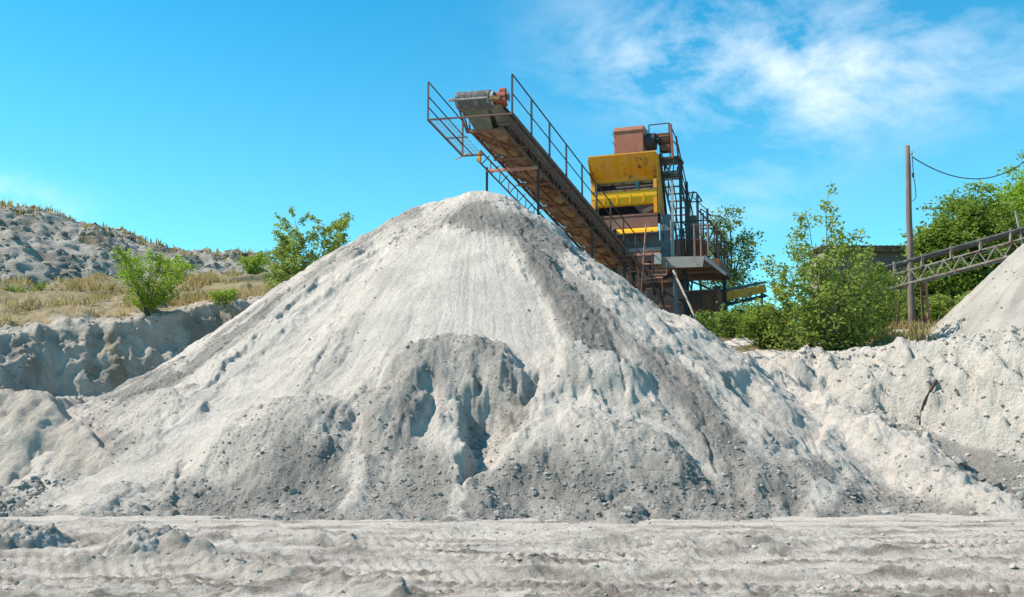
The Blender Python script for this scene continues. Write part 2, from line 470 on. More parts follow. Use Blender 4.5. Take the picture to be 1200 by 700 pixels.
dv, sv, tv = line_sd(jx, jy, [(412, 606), (418, 560), (425, 525), (420, 485)])
D += .11 * np.exp(-(dv / 17.0) ** 2)
for P, hgt, el, rg_ in (([(425, 470), (455, 428), (500, 408), (548, 400), (592, 420), (618, 448), (634, 474), (612, 500), (570, 480), (548, 500), (520, 520), (500, 476), (460, 480)], .42, 16, .9),
        ([(412, 486), (446, 466), (490, 462), (504, 480), (492, 512), (458, 534), (420, 526)], .36, 11, 1.0),
        ([(238, 548), (258, 510), (310, 476), (370, 462), (412, 480), (408, 530), (360, 560), (290, 566)], .34, 18, .8),
        ([(646, 440), (668, 404), (716, 414), (762, 446), (750, 470), (690, 474), (652, 464)], .30, 12, .5),
        ([(660, 510), (720, 488), (790, 512), (838, 556), (800, 572), (740, 548), (690, 540)], .30, 14, .7),
        ([(70, 500), (120, 476), (190, 462), (224, 486), (180, 520), (110, 528)], .32, 14, .6),
        ([(610, 300), (640, 296), (690, 350), (730, 402), (712, 420), (660, 392), (640, 350)], .26, 10, .9),
        ([(860, 560), (920, 530), (990, 540), (1020, 580), (960, 604), (880, 604)], .28, 16, .5),
        ([(330, 420), (372, 372), (404, 366), (410, 410), (384, 452), (342, 456)], .20, 14, .3)):
    s_ = poly_sd(jx, jy, P)
    lb = 1 - np.exp(-np.maximum(-s_, 0) / el)
    D += hgt * lb * (.75 + .5 * fbm(X * .9, Y * .9, 3, 48)); RG = np.maximum(RG, rg_ * sstep(0, .5, lb)); G = np.maximum(G, (.58 + .35 * fbm(X * .7, Y * .7, 5, 50, .6)) * rg_ * sstep(0, .6, lb))
d, sd, t = line_sd(jx, jy, [(508, 256), (446, 286), (366, 356), (282, 436), (200, 508), (128, 560)])
D += .32 * np.where(sd > 0, np.exp(-d / 34.0), np.exp(-d / 10.0)) * sstep(0, .12, t) * sstep(1, .8, t) * (.7 + .6 * fbm(X * .8, Y * .8, 3, 49))
# two small scoops
for P, dp in (([(672, 460), (692, 457), (690, 486), (674, 486)], .22), ([(703, 460), (738, 456), (734, 484), (708, 481)], .24)):
    s_ = poly_sd(px + 1.5 * fbm(X * 4, Y * 4, 2, 8), py, P)
    x0 = P[0][0]; y0 = P[0][1]
    D -= dp * sstep(2, -6, s_) * np.exp(-np.maximum(py - y0, 0) / 18.0) * np.exp(-np.maximum(px - x0, 0) / 30.0)
# steps cut into the right flank, added to cast its two shadow bands
for P, dp, ln in (([(800, 400), (776, 384), (732, 356), (694, 334), (668, 306), (656, 276), (650, 258)], .55, 24), ([(962, 530), (945, 520), (905, 497), (872, 472), (852, 450), (846, 440)], .85, 30)):
    d, sd, t = line_sd(jx, jy, P)
    D -= dp * np.where(sd > 0, np.exp(-d / ln), 0) * sstep(-1, 5, d * sd) * sstep(0, .2, t) * sstep(1, .6, t)
    D += .06 * np.exp(-(d / 9.0) ** 2) * sstep(0, .14, t) * sstep(1, .72, t)
# thin cracks
for P, dp, wd in (([(612, 462), (622, 450), (640, 436), (651, 412), (657, 392)], .20, 2.4), ([(512, 258), (470, 272), (425, 296), (372, 336), (318, 388), (262, 446), (205, 500)], .09, 2.4), ([(668, 385), (700, 412), (722, 440), (738, 466)], .18, 2.2),
                  ([(545, 256), (590, 268), (630, 288), (668, 330)], .10, 2.5), ([(330, 350), (395, 302), (450, 276), (520, 266), (580, 272)], .09, 2.4), ([(410, 330), (392, 380), (372, 440), (350, 480)], .10, 3.0), ([(770, 420), (800, 455), (828, 500), (842, 560)], .16, 2.6)):
    d, sd, t = line_sd(jx, jy, P)
    D -= dp * np.exp(-(d / wd) ** 2) * (.6 + .8 * fbm(X * 1.5, Y * 1.5, 3, 61)) * sstep(0, .08, t) * sstep(1, .92, t)
# crack scarps on the right flank
for P, st, ln in (([(655, 300), (690, 350), (722, 400), (745, 440), (742, 470)], .12, 40), ([(760, 440), (800, 480), (832, 530), (850, 590)], .10, 34),
                  ([(780, 400), (826, 446), (868, 470)], .14, 26), ([(202, 612), (204, 560), (213, 528)], .15, 40), ([(470, 285), (430, 330), (395, 400), (385, 470)], .10, 40)):
    d, sd, t = line_sd(jx, jy, P)
    D -= st * np.where(sd > 0, np.exp(-d / ln), 0) * sstep(-2, 7, d * sd) * sstep(0, .1, t) * sstep(1, .8, t)
# gravel talus along the foot
edge = np.interp(px, [-50, 70, 190, 260, 330, 410, 470, 530, 560, 600, 668, 740, 800, 860, 930, 1030, 1200], [540, 598, 572, 545, 520, 525, 505, 540, 556, 524, 505, 530, 545, 575, 560, 565, 610])
edge = edge + 26 * fbm(th0 * 12, rr0 * .25, 5, 55, .65) + 16 * fbm(X * .8, Y * .8, 4, 56)
band = sstep(edge - 26, edge + 26, py) * (.86 + .5 * fbm(X * .9, Y * .9, 5, 54, .6))
G = np.maximum(G, .85 * np.clip(band, 0, 1)); RG = np.maximum(RG, .8 * np.clip(band, 0, 1))
for P, gg, rg_, soft in (([(490, 240), (432, 270), (330, 343), (200, 430), (95, 472), (150, 500), (250, 432), (350, 352), (440, 286), (505, 256)], .62, .35, 14),
        ([(440, 280), (500, 252), (560, 236), (640, 258), (690, 296), (655, 312), (600, 290), (520, 272), (455, 304)], .62, .5, 14),
        ([(432, 310), (468, 300), (452, 380), (420, 450), (350, 500), (320, 480), (380, 390)], .50, .1, 18),  # streak beside the middle face: its shade painted in as gravel tone
        ([(590, 268), (640, 290), (700, 360), (745, 440), (700, 446), (655, 390), (612, 315)], .75, .7, 14),
        ([(720, 350), (800, 420), (870, 500), (905, 580), (860, 590), (800, 500), (740, 440)], .60, .5, 20),
        ([(640, 470), (700, 498), (800, 520), (850, 560), (850, 606), (770, 530), (690, 512)], .55, .4, 16),
        ([(860, 530), (960, 530), (1015, 560), (1030, 606), (870, 606)], .52, .3, 20),
        ([(60, 500), (150, 510), (190, 520), (120, 560), (60, 585)], .45, .4, 18)):
    mk = inside(P, soft); G = np.maximum(G, 1.35 * gg * mk); RG = np.maximum(RG, rg_ * mk)
for P, soft in (([(404, 520), (428, 520), (424, 560), (434, 612), (402, 612)], 10), ([(528, 470), (546, 490), (540, 560), (552, 612), (520, 612), (530, 560)], 10), ([(696, 312), (760, 372), (820, 440), (800, 440), (740, 400), (690, 345)], 14), ([(1000, 540), (1016, 540), (985, 590), (950, 612), (935, 606)], 10)):
    mk = inside(P, soft); G *= 1 - .85 * mk; RG *= 1 - .6 * mk
mk = sstep(.9, .1, B) * sstep(860, 960, px) * .35
G = np.maximum(G, mk)
G *= front; RG *= front; SM *= front
RG = np.maximum(RG, .5 * (1 - front))
SM = SM * (1 - RG)
# generic relief: broad swells, rills running downhill, clods, grit
th = np.arctan2(X - AX, -(Y - AY)); rr = np.hypot(X - AX, Y - AY)
plain = 1 - np.maximum(SM, RG)
D += .20 * fbm(X * .5, Y * .5, 4, 31, .5) * (1 - .4 * SM)
warp = .35 * fbm(X * .8, Y * .8, 3, 33)
gul = ridged(th * 4.2 + 1.1 * warp + .25 * fbm(X * .3, Y * .3, 3, 38), rr * .07 + .4 * warp, 3, 39)
gm_ = sstep(-.25, .25, fbm(X * .35, Y * .35, 3, 44))
D -= .20 * sstep(.45, 1.0, gul) * sstep(2.5, 8, rr) * (1 - .8 * chute) * (1 - .75 * face) * gm_ * front
D -= .045 * gm_ * (1 - .5 * face) * sstep(.55, .98, ridged(th * 11 + 1.5 * warp, rr * .12 + .5 * warp, 3, 40)) * sstep(1, 4, rr) * (1 - .6 * chute) * front
rill = fbm(th * 38 + warp, rr * .40, 5, 35, .62)
D += rill * (.034 * SM + .05 * plain) * sstep(.8, 3.5, rr)
D += .012 * ridged(th * 21 + warp * 2, rr * .22 + .3 * warp, 3, 36) * (plain + .4 * SM) * sstep(1, 5, rr)
D += .10 * fbm(X * 2.0, Y * 2.0, 6, 37, .66) * (.45 * plain + RG)
D += .05 * lumps(X * 4.4, Y * 3.8, 41) * RG + .055 * lumps(X * 8.5, Y * 7.5, 43) * (RG + .25 * plain)
D += .036 * lumps(X * 15, Y * 13, 45) * (RG + .4 * plain + .08 * SM)
D += .035 * fbm(X * 7, Y * 6.5, 4, 46, .75) * (RG + .6 * plain + .25 * SM)
D += .24 * fbm(X * .7, Y * .7, 4, 60) * np.exp(-(B / .7) ** 2) * front
# broken steps along the terraces of the plain crust
stp = fbm(X * .6 + 3, Y * .6, 4, 51)
D += .07 * (sstep(-.02, .02, stp) + sstep(.16, .20, stp)) * plain * front
G = np.maximum(G, .55 * sstep(.12, .35, fbm(X * .7 + 8, Y * .9, 5, 53)) * plain)
G = np.maximum(G, .40 * plain * sstep(0, .3, fbm(th * 9, rr * .25, 4, 57)))
G = np.clip(G, 0, 1) * (1 - .9 * chute) * (1 - .55 * face * (1 - RG))
G = np.clip(G + .42 * (1 - .5 * chute) * fbm(th * 24 + warp, rr * .35, 5, 58, .65) * (1 - .3 * RG) + .16 * fbm(X * 1.2, Y * 1.2, 5, 59), 0, 1)
PZ = B + D * sstep(-.5, .3, B + .15)
keep = PZ > -.25
PX_, PY_, PGRID = xs, ys, PZ
pile = grid_mesh('gravel_pile', X, Y, PZ, M['pile'], {'grav': G, 'damp_shade': DAMP_SHADE * front}, (AX, AY, 0), keep=keep)
tag(pile, 'huge pale grey heap of crushed limestone filling the middle, below the conveyor head', 'gravel pile')

def sample(gx, gy, Z, x, y):
    i = np.clip(np.searchsorted(gx, x) - 1, 0, len(gx) - 2); j = np.clip(np.searchsorted(gy, y) - 1, 0, len(gy) - 2)
    tx = np.clip((x - gx[i]) / (gx[i + 1] - gx[i]), 0, 1); ty = np.clip((y - gy[j]) / (gy[j + 1] - gy[j]), 0, 1)
    return Z[j, i] * (1 - tx) * (1 - ty) + Z[j, i + 1] * tx * (1 - ty) + Z[j + 1, i] * (1 - tx) * ty + Z[j + 1, i + 1] * tx * ty

ICO_V = []
g_ = (1 + 5 ** .5) / 2
for a in (-1, 1):
    for b in (-g_, g_): ICO_V += [(0, a, b), (a, b, 0), (b, 0, a)]
ICO_V = np.array(ICO_V) / math.hypot(1, g_)
def _hull():
    fs = []
    n = len(ICO_V)
    e = min(np.linalg.norm(ICO_V[0] - ICO_V[i]) for i in range(1, n)) * 1.01
    for i in range(n):
        for j in range(i + 1, n):
            for k in range(j + 1, n):
                if max(np.linalg.norm(ICO_V[i] - ICO_V[j]), np.linalg.norm(ICO_V[j] - ICO_V[k]), np.linalg.norm(ICO_V[i] - ICO_V[k])) < e:
                    nrm = np.cross(ICO_V[j] - ICO_V[i], ICO_V[k] - ICO_V[i])
                    fs.append((i, j, k) if nrm.dot(ICO_V[i]) > 0 else (i, k, j))
    return np.array(fs)
ICO_F = _hull()

def rocks(name, P, size, mat, seed, label, cat, flat=.7, g=.5):
    rng = np.random.default_rng(seed); n = len(P)
    V = ICO_V[None] * (1 + rng.uniform(-.33, .28, (n, 12, 1)))
    V = V * rng.uniform(.65, 1.25, (n, 1, 3)) * np.array([1, 1, flat])
    a = rng.uniform(0, 6.28, n); c, s = np.cos(a)[:, None], np.sin(a)[:, None]
    V = np.stack([V[..., 0] * c - V[..., 1] * s, V[..., 0] * s + V[..., 1] * c, V[..., 2]], -1)
    V = V * size[:, None, None] + P[:, None, :]
    Fc = (ICO_F[None] + (np.arange(n) * 12)[:, None, None]).reshape(-1, 3)
    o = mesh_np(name, V.reshape(-1, 3), Fc, mat, None, {'grav': np.repeat(rng.uniform(0, 2 * g, n), 12)}, smooth=False)
    return tag(o, label, cat, kind='stuff')

rng = np.random.default_rng(3)
n = 200000
rx = rng.uniform(-14, 13, n); ry = rng.uniform(19.6, 35, n)
gz = sample(xs, ys, PZ, rx, ry); gm = sample(xs, ys, np.maximum(G, RG * .9), rx, ry)
ok = (gz > .02) & (rng.uniform(0, 1, n) < np.clip(gm - .15, 0, 1) * (.34 + .4 * np.clip(1 - gz / 2.6, 0, 1)) + .003)
rx, ry, gz = rx[ok], ry[ok], gz[ok]
sz = .008 + .05 * rng.uniform(0, 1, len(rx)) ** 10 + .010 * rng.uniform(0, 1, len(rx))
fo = np.clip(1 - gz / 2.6, 0, 1) * np.clip(gm[ok], 0, 1); sz = sz * (1 + 1.1 * fo * rng.uniform(0, 1, len(sz)))
rocks('loose_stones', np.stack([rx, ry, gz - sz * .25], -1), sz, M['stone'], 5, 'loose grey stones scattered over the slope of the big heap', 'stones')

# ------------------------------------------------------------------ ground sheet
fx = np.arange(-13.5, 13.5, .032)
gx = np.concatenate([-(13.5 + np.cumsum(.06 * 1.13 ** np.arange(75)))[::-1], fx, 13.5 + np.cumsum(.06 * 1.13 ** np.arange(75))])
gy = [9.6]
while gy[-1] < 24.5: gy.append(gy[-1] * 1.0027)
gy = np.array(gy)
gy = np.concatenate([(9.6 - np.cumsum(.04 * 1.15 ** np.arange(62)))[::-1], gy, 24.5 + np.cumsum(.08 * 1.13 ** np.arange(72))])
X, Y = np.meshgrid(gx, gy)
near = sstep(8.6, 9.8, Y) * sstep(30, 24, Y) * sstep(18, 14, np.abs(X))
px, py = proj(X, Y, np.zeros_like(X))
# the wheel tracks run across the floor; clods are pressed into ridges between them
wx = X + .5 * fbm(X * .3, Y * .3, 2, 61)
wy = Y + .45 * fbm(X * .22, Y * .3, 3, 62)
trk = fbm(wx * .22, wy * 1.5, 4, 63)
tread = np.sin((wx * .8 + wy * 1.1) * 11 + 3 * fbm(X, Y, 2, 64)) * sstep(.10, .3, fbm(wx * .3, wy * .8, 3, 65))
cl = sstep(.02, .32, fbm(X * .7, Y * 1.3, 4, 66))
Z = .06 * trk + .02 * tread + .06 * fbm(X * 1.1, Y * 2.4, 6, 67, .68)
Z = Z + .03 * lumps(X * 2.7, Y * 3.5, 68) * cl + .03 * lumps(X * 6.2, Y * 7.6, 69) * (.25 + cl) + .022 * lumps(X * 15, Y * 16, 70) * (.5 + cl)
Z = Z + .09 * np.maximum(0, ridged(wx * .8, wy * 2.0, 5, 71) - .5) * 2
RUT = np.zeros_like(Z)
for k, (y0, sl, cv, wd) in enumerate(((19.6, .01, .002, .5), (18.3, .012, .003, .5), (17.0, -.05, .004, .55), (15.6, -.045, .004, .55), (14.3, .03, -.003, .5), (13.3, .035, -.003, .5), (12.2, -.09, .004, .5), (11.4, -.085, .004, .5), (16.4, .16, .0, .45), (14.9, .17, .0, .45))):
    c = y0 + sl * X + cv * X * X + .18 * fbm(X * .35, X * 0 + k, 3, 201 + k)
    dd = (Y - c) / wd
    on_ = sstep(-.75, -.3, fbm(X * .3 + k * 3, Y * .3, 3, 221 + k))
    RUT = np.maximum(RUT, on_ * np.exp(-((np.abs(dd) - .95) / .35) ** 2) * (.5 + fbm(X * .9, Y * 3, 4, 251 + k)))
    Z = Z * (1 - .55 * on_ * np.exp(-dd ** 4)) + on_ * (-.07 * np.exp(-dd ** 4) + .085 * np.exp(-((np.abs(dd) - 1.15) / .28) ** 2) * (.6 + .8 * fbm(X * 2.5, Y * 2.5, 4, 231))
        + .022 * np.exp(-dd ** 4) * np.sign(np.sin((X + .5 * np.abs(dd) * wd) * 2 * math.pi / .17 + k)) * sstep(-.3, .1, fbm(X * .8, Y * .8, 3, 241 + k)))
berm, bs, bt = line_sd(px, py, [(95, 612), (170, 640), (240, 662), (330, 684), (470, 708)])
jit = fbm(X * 2.2, Y * 2.2, 4, 73)
Z = Z + (.20 * np.exp(-((berm + 6 * jit) / 8.0) ** 2) + .05 * np.exp(-((berm - 22) / 9.0) ** 2)) * (.7 + .5 * lumps(X * 5, Y * 5, 74))
RUT = RUT * near
Z = Z * near * np.interp(Y, [10, 16.5, 19.5], [1.0, .9, .25]) - .006
Gg = np.clip(.55 * sstep(.0, .3, fbm(X * .5, Y * 1.6, 6, 75, .62)) + .75 * sstep(13.2, 11.0, Y + .6 * fbm(X * .6, Y, 3, 76)) * sstep(-.25, .2, fbm(X * .35, Y * 1.2, 4, 77)) + .45 * sstep(.05, .3, fbm(X * 2.2, Y * 5.5, 5, 78)), 0, 1)
Gg = np.maximum(Gg * np.interp(Y, [11, 13], [.95, .8]), 1.0 * np.clip(RUT, 0, 1))
Gg = np.maximum(Gg, .5 * np.exp(-((berm + 4 * jit) / 12.0) ** 2))
GX, GY, GZ = gx, gy, Z
ground = grid_mesh('ground', X, Y, Z, M['ground'], {'grav': Gg})
tag(ground, kind='structure')
n = 9000
rx = rng.uniform(-11.5, 11.5, n); ry = 9.8 * np.exp(rng.uniform(0, math.log(22.5 / 9.8), n))
gz = sample(gx, gy, Z, rx, ry); gm = sample(gx, gy, Gg + .8 * (cl * near), rx, ry)
ok = (rng.uniform(0, 1, n) < gm * .6 + .06) & (sample(xs, ys, PZ, rx, np.maximum(ry, 19.3)) < .05)
rx, ry, gz = rx[ok], ry[ok], gz[ok]
sz = .008 + .04 * rng.uniform(0, 1, len(rx)) ** 6 + .006 * rng.uniform(0, 1, len(rx))
rocks('loose_clods', np.stack([rx, ry, gz + sz * .2], -1), sz, M['clod'], 9, 'small dry clods and pebbles strewn over the pale quarry floor', 'clods', .65, .3)

# ------------------------------------------------------------------ two small rubble mounds in the foreground
def mound(px0, px1, pytop, Yc, seed, label, wy=1.1, rough=1.0):
    a, b = at(px0, 640, Yc).x, at(px1, 640, Yc).x
    cx, hw = (a + b) / 2, (b - a) / 2
    h = zat(pytop, Yc)
    x = np.arange(cx - hw * 1.35, cx + hw * 1.35, .022); y = np.arange(Yc - wy * 1.5, Yc + wy * 1.5, .026)
    X, Y = np.meshgrid(x, y)
    q = np.hypot((X - cx) / hw, (Y - Yc) / wy) + .28 * fbm(X * 1.3, Y * 1.3, 4, seed)
    Z = h * 1.15 * np.clip(1.08 - q, 0, 1) ** .9 + rough * (.20 * fbm(X * 2.0, Y * 2.0, 6, seed + 3, .68) + .05 * lumps(X * 4, Y * 4, seed + 5) + .06 * lumps(X * 9, Y * 9, seed + 6) + .04 * lumps(X * 17, Y * 17, seed + 7)) * sstep(1.15, .75, q)
    Z = np.where(q > 1.12, -.12, Z - .03)
    o = grid_mesh('rubble_mound', X, Y, Z, M['clod'], {'grav': .6 + .4 * sstep(-.1, .3, fbm(X * 2, Y * 2, 4, seed + 9))}, (cx, Yc, 0), keep=Z > -.1)
    return tag(o, label, 'rubble mound', 'small rubble mounds on the quarry floor')
mound(-75, 80, 617, 15.6, 81, 'dark cloddy rubble mound cut off by the left edge of the picture')
mound(122, 228, 624, 15.0, 91, 'low oblong rubble mound with a shaded hollow flank, standing free on the open floor', .8)

# ------------------------------------------------------------------ left bench (low ledge, bank face, grassy top) and hill behind
def crag(X, Y, Z, m, seed, amp, kx=1.0, ky=.55, f=.75):
    a = X * .7 + Y * .5
    n = fbm(a * f, Z * f * 1.2, 7, seed, .62) + .45 * (ridged(a * f * 1.3, Z * f * .8, 5, seed + 3) - .6)
    st = fbm(a * .5, Z * .7, 4, seed + 5)
    n = n + .35 * (sstep(-.02, .03, st) - .5) + .25 * (sstep(.18, .21, st))
    return X - kx * amp * m * n, Y - ky * amp * m * n

def px_of(X, Y): return 600 + F * X / np.maximum(Y, 5)
def zpix(py, Y):
    dy = (350 - py) / F
    return CAMZ + (SP + CP * dy) / (CP - SP * dy) * Y

bx = np.arange(-40, 1.5, .07); by = np.concatenate([np.arange(21, 62, .055), np.arange(62, 80, .4)])
X, Y = np.meshgrid(bx, by)
w1 = fbm(X * .25, Y * .25, 4, 101)
u = px_of(X, Y) + 0 * w1
Y1 = np.interp(u, [-500, 0, 300, 600], [33, 40, 49, 56]) + 1.1 * w1 + .35 * fbm(X * 1.1, Y * 1.1, 4, 102)
Y2 = Y1 + 2.1 + .5 * fbm(X * .4, Y * .4, 3, 103)
z1 = zpix(np.interp(u, [-500, 0, 120, 200, 300, 600], [476, 472, 464, 446, 420, 420]), Y1)
z2 = zpix(np.interp(u, [-500, -50, 0, 40, 100, 150, 200, 250, 300, 350, 600], [398, 396, 393, 386, 382, 378, 370, 356, 353, 348, 350]), Y2)
Y3 = Y2 + 11
z3 = zpix(np.interp(u, [-500, 0, 100, 200, 300, 600], [340, 338, 336, 332, 326, 330]), Y3)
xr = -.492 * Y + .3 + .5 * fbm(X * .6, Y * .6, 3, 104)
led = 2.75 + .2 * fbm(X * .4, Y * .4, 3, 105) + (Y - 27) * .01
led = np.minimum(led, (Y - 23.6 + .8 * fbm(X * .5, Y * .5, 3, 106)) * .95)
led = np.minimum(led, 2.9 - .85 * (X - xr) + np.where(Y > 31, (Y - 31) * .6, 0))
led = np.maximum(led, -.3)
t12 = np.clip((Y - Y1) / (Y2 - Y1), 0, 1)
Z = np.where(Y < Y1, np.minimum(smax(led, z1 - (Y1 - Y) * .6, .4), z1), z1 + (z2 - z1) * (t12 ** .85))
t23 = np.clip((Y - Y2) / (Y3 - Y2), 0, 1)
Z = np.where(Y > Y2, z2 + (z3 - z2) * t23, Z)
facem = sstep(-.05, .15, t12) * sstep(1.0, .8, t12)
topm = sstep(.0, .06, t23)
Z = Z + facem * (.16 * fbm((X - .6 * Y) * .6, (X + Y) * .25, 7, 107, .62) + .06 * fbm(X * 2.2, Y * 2.2, 4, 137, .7) + .14 * (ridged((X - .6 * Y) * 1.8, (X + Y) * .3, 4, 138) - .5)) + (.12 + .25 * np.exp(-((t12 - 1) / .25) ** 2) * (t23 < .1)) * fbm(X * 1.3, Y * 1.3, 5, 109)
Z = Z + .06 * lumps(X * 3.2, Y * 3.2, 110) * sstep(0, .4, fbm(X * .5, Y * .5, 3, 111)) + .05 * lumps(X * 5, Y * 5, 112)
Z = Z + .55 * lumps(X * .35, Y * .3, 113) * topm * sstep(0, .2, fbm(X * .2, Y * .2, 2, 115))
soil = np.clip(.38 * facem * sstep(-.1, .4, fbm(X * .35, Y * .35, 5, 131)) + topm * (.35 + .8 * sstep(.06, .2, t23) * sstep(-.35, .1, fbm(X * .35, Y * .35, 4, 114))) + .12 * facem, 0, 1)
gr = .7 * facem * sstep(-.25, .3, fbm(X * .5, Y * .5, 5, 116)) + .3 + .4 * fbm(X * 1.4, Y * 1.4, 4, 117)
Zd = np.where((Y < Y1) & (Z < .25), -.3, Z)
BX, BY, BZ, BT = bx, by, Z, topm * sstep(.05, .2, t23)
Z0 = Z; XK, YK = X, Y
Z = Z + (.22 * fbm(X * 1.5, Y * 1.5, 6, 118, .68) + .08 * lumps(X * 4, Y * 4, 132)) * (Y < Y1)
X, Y = crag(X, Y, Z, np.maximum(facem, .25 * (Z0 > .3) * (Y < Y1)), 119, .07, -.6, .8, 2.0)
bench = grid_mesh('quarry_bench', X, Y, Z, M['bench'], {'grav': gr, 'soil': soil}, keep=(Z > -.2) & (px_of(XK, YK) > -320) & (px_of(XK, YK) < 560))
tag(bench, kind='structure')

hx = np.arange(-80, 2, .16); hy = np.arange(46, 112, .16)
X, Y = np.meshgrid(hx, hy); u = px_of(X, Y)
Yf = np.interp(u, [-600, -100, 100, 330, 600], [44, 52, 60, 72, 78]) + 1.5 * fbm(X * .12, Y * .12, 4, 121)
Yc = Yf + np.interp(u, [-600, 0, 200, 330, 600], [12, 12, 11, 9, 8]) + 1.0 * fbm(X * .2, Y * .2, 4, 122)
zf = zpix(np.interp(u, [-600, 0, 100, 200, 300, 600], [342, 344, 342, 338, 332, 336]), Yf)
zc = zpix(np.interp(u, [-600, -200, 0, 45, 105, 150, 180, 212, 240, 300, 335, 400, 600], [225, 232, 241, 247, 262, 274, 286, 295, 297, 300, 312, 338, 360]), Yc)
t = np.clip((Y - Yf) / (Yc - Yf), 0, 1)
Z = zf + (zc - zf) * (t ** .8) - np.maximum(0, Y - Yc) * .35 - np.maximum(0, Yf - Y) * .5
fm = sstep(0, .15, t)
Z = Z + fm * (.6 * fbm(X * .25, Y * .25, 7, 123, .66) + .5 * (ridged((X + Y) * .3, (X - Y) * .12, 5, 134) - .5) + .35 * (ridged(X * .5, Y * .5, 5, 124) - .6)) + .22 * lumps(X * 1.1, Y * 1.1, 125) * sstep(0, .3, fbm(X * .3, Y * .3, 3, 126)) + .16 * fbm(X * 1.6, Y * 1.6, 3, 127, .7)
soil = np.clip(.95 * sstep(.86, .98, t) * sstep(-.3, .2, fbm(X * .4, Y * .4, 4, 128)) + .75 * sstep(.15, .4, fbm(X * .16, Y * .16, 5, 129)) * sstep(200, 60, u) + .5 * sstep(.18, .02, t), 0, 1)
gr = np.clip(.45 + 1.1 * fbm(X * .35, Y * .35, 6, 130, .65), 0, 1)
HX, HY, HZ = hx, hy, Z
X, Y = crag(X, Y, Z, fm, 133, .16, -.7, .7, 1.2)
hill = grid_mesh('hillside', X, Y, Z, M['hill'], {'grav': gr, 'soil': soil}, keep=(u > -460) & (u < 520) & (Z > 2))
tag(hill, kind='structure')

# ------------------------------------------------------------------ right bank and the plateau the plant stands on
def plat(Y): return np.interp(Y, [24, 33, 37, 43, 50, 80], [3.8, 4.15, 4.7, 5.85, 6.1, 6.6])
qx = np.concatenate([np.arange(-9, 34, .075)]); qy = np.concatenate([np.arange(22, 45, .07), np.arange(45, 100, .3)])
X, Y = np.meshgrid(qx, qy); u = px_of(X, Y)
wv = fbm(X * .3, Y * .3, 4, 141)
Yt = np.interp(u, [500, 850, 1000, 1100, 1200, 1500], [40, 34, 31.7, 30.2, 28.7, 26]) + .9 * wv
Yb = np.interp(u, [500, 850, 1000, 1050, 1100, 1200, 1500], [37, 30, 28.6, 27.5, 26.5, 24.8, 22]) + .6 * wv
zt = np.interp(u, [500, 700, 850, 1000, 1100, 1200, 1500], [3.4, 4.0, 4.2, 4.25, 4.5, 4.75, 5.2])
zb = np.interp(u, [500, 1000, 1060, 1120, 1200, 1500], [2, 1.9, 1.25, .5, -.05, -.2])
t = np.clip((Y - Yb) / (Yt - Yb), 0, 1)
prof = np.where(t < .45, t * .55, .2475 + (t - .45) / .55 * .7525)
Z = zb + (zt - zb) * prof
Z = np.where(Y > Yt, np.maximum(zt, 0) + (plat(Y) - plat(Yt)), Z)
Z = np.where(Y < Yb, zb - (Yb - Y) * .75, Z)
up = sstep(.40, .55, t) * sstep(1.25, .9, t + .15 * (Y > Yt))
edge = np.exp(-((Y - Yt) / 2.2) ** 2)
Z = Z + up * (.42 * fbm(X * .8, Y * .8, 7, 142, .62) + 1.05 * (ridged((X + .7 * Y) * .55, (X - Y) * .22, 6, 143) - .55) + .16 * (ridged(X * 1.9, Y * 1.9, 4, 153) - .5)) + .10 * fbm(X * 1.2, Y * 1.2, 5, 144) + up * (.16 * (ridged((X - Y) * .9 + wv, (X + Y) * .18, 4, 158) - .5))
Z = Z + .08 * lumps(X * 1.6, Y * 1.6, 145) * up + (.05 * up + .03) * lumps(X * 3, Y * 3, 146)  + .05 * lumps(X * 7, Y * 7, 147) * (.3 + up)
crk = sstep(.78, 1.0, ridged(X * .8 + .6 * wv, Y * .8 + .5 * fbm(X, Y, 3, 159), 3, 160))
Z = Z - .30 * crk * up
stp = fbm(X * .45 + 2, Y * .45, 4, 148)
Z = Z + .35 * edge * sstep(0, .4, fbm(X * .5, Y * .5, 3, 149)) * (u < 1110)
soil = np.clip(.85 * sstep(2.2, 5, Y - Yt) * sstep(-.25, .2, fbm(X * .3, Y * .3, 4, 150)), 0, 1)
gr = np.clip(.6 * crk * up + .85 * sstep(.5, .36, t) + .25 * fbm(X * 1.1, Y * 1.1, 5, 154) + .35 * sstep(.1, .4, fbm(X * .6, Y * .6, 4, 151)), 0, 1)  # cracks painted darker, their shade put into the gravel mask
QX, QY, QZ = qx, qy, Z
XK, YK = X, Y
X, Y = crag(X, Y, Z, up, 155, .12, .6, .8, 2.2)
bank = grid_mesh('quarry_bank', X, Y, Z, M['bank'], {'grav': gr, 'soil': soil}, keep=(u > 520) & (u < 1420) & (Z > -.3))
tag(bank, kind='structure')
def gz_bank(x, y): return float(sample(QX, QY, QZ, np.array([x]), np.array([y]))[0])
def gz_bench(x, y): return float(sample(BX, BY, BZ, np.array([x]), np.array([y]))[0])
def gz_hill(x, y): return float(sample(HX, HY, HZ, np.array([x]), np.array([y]))[0])

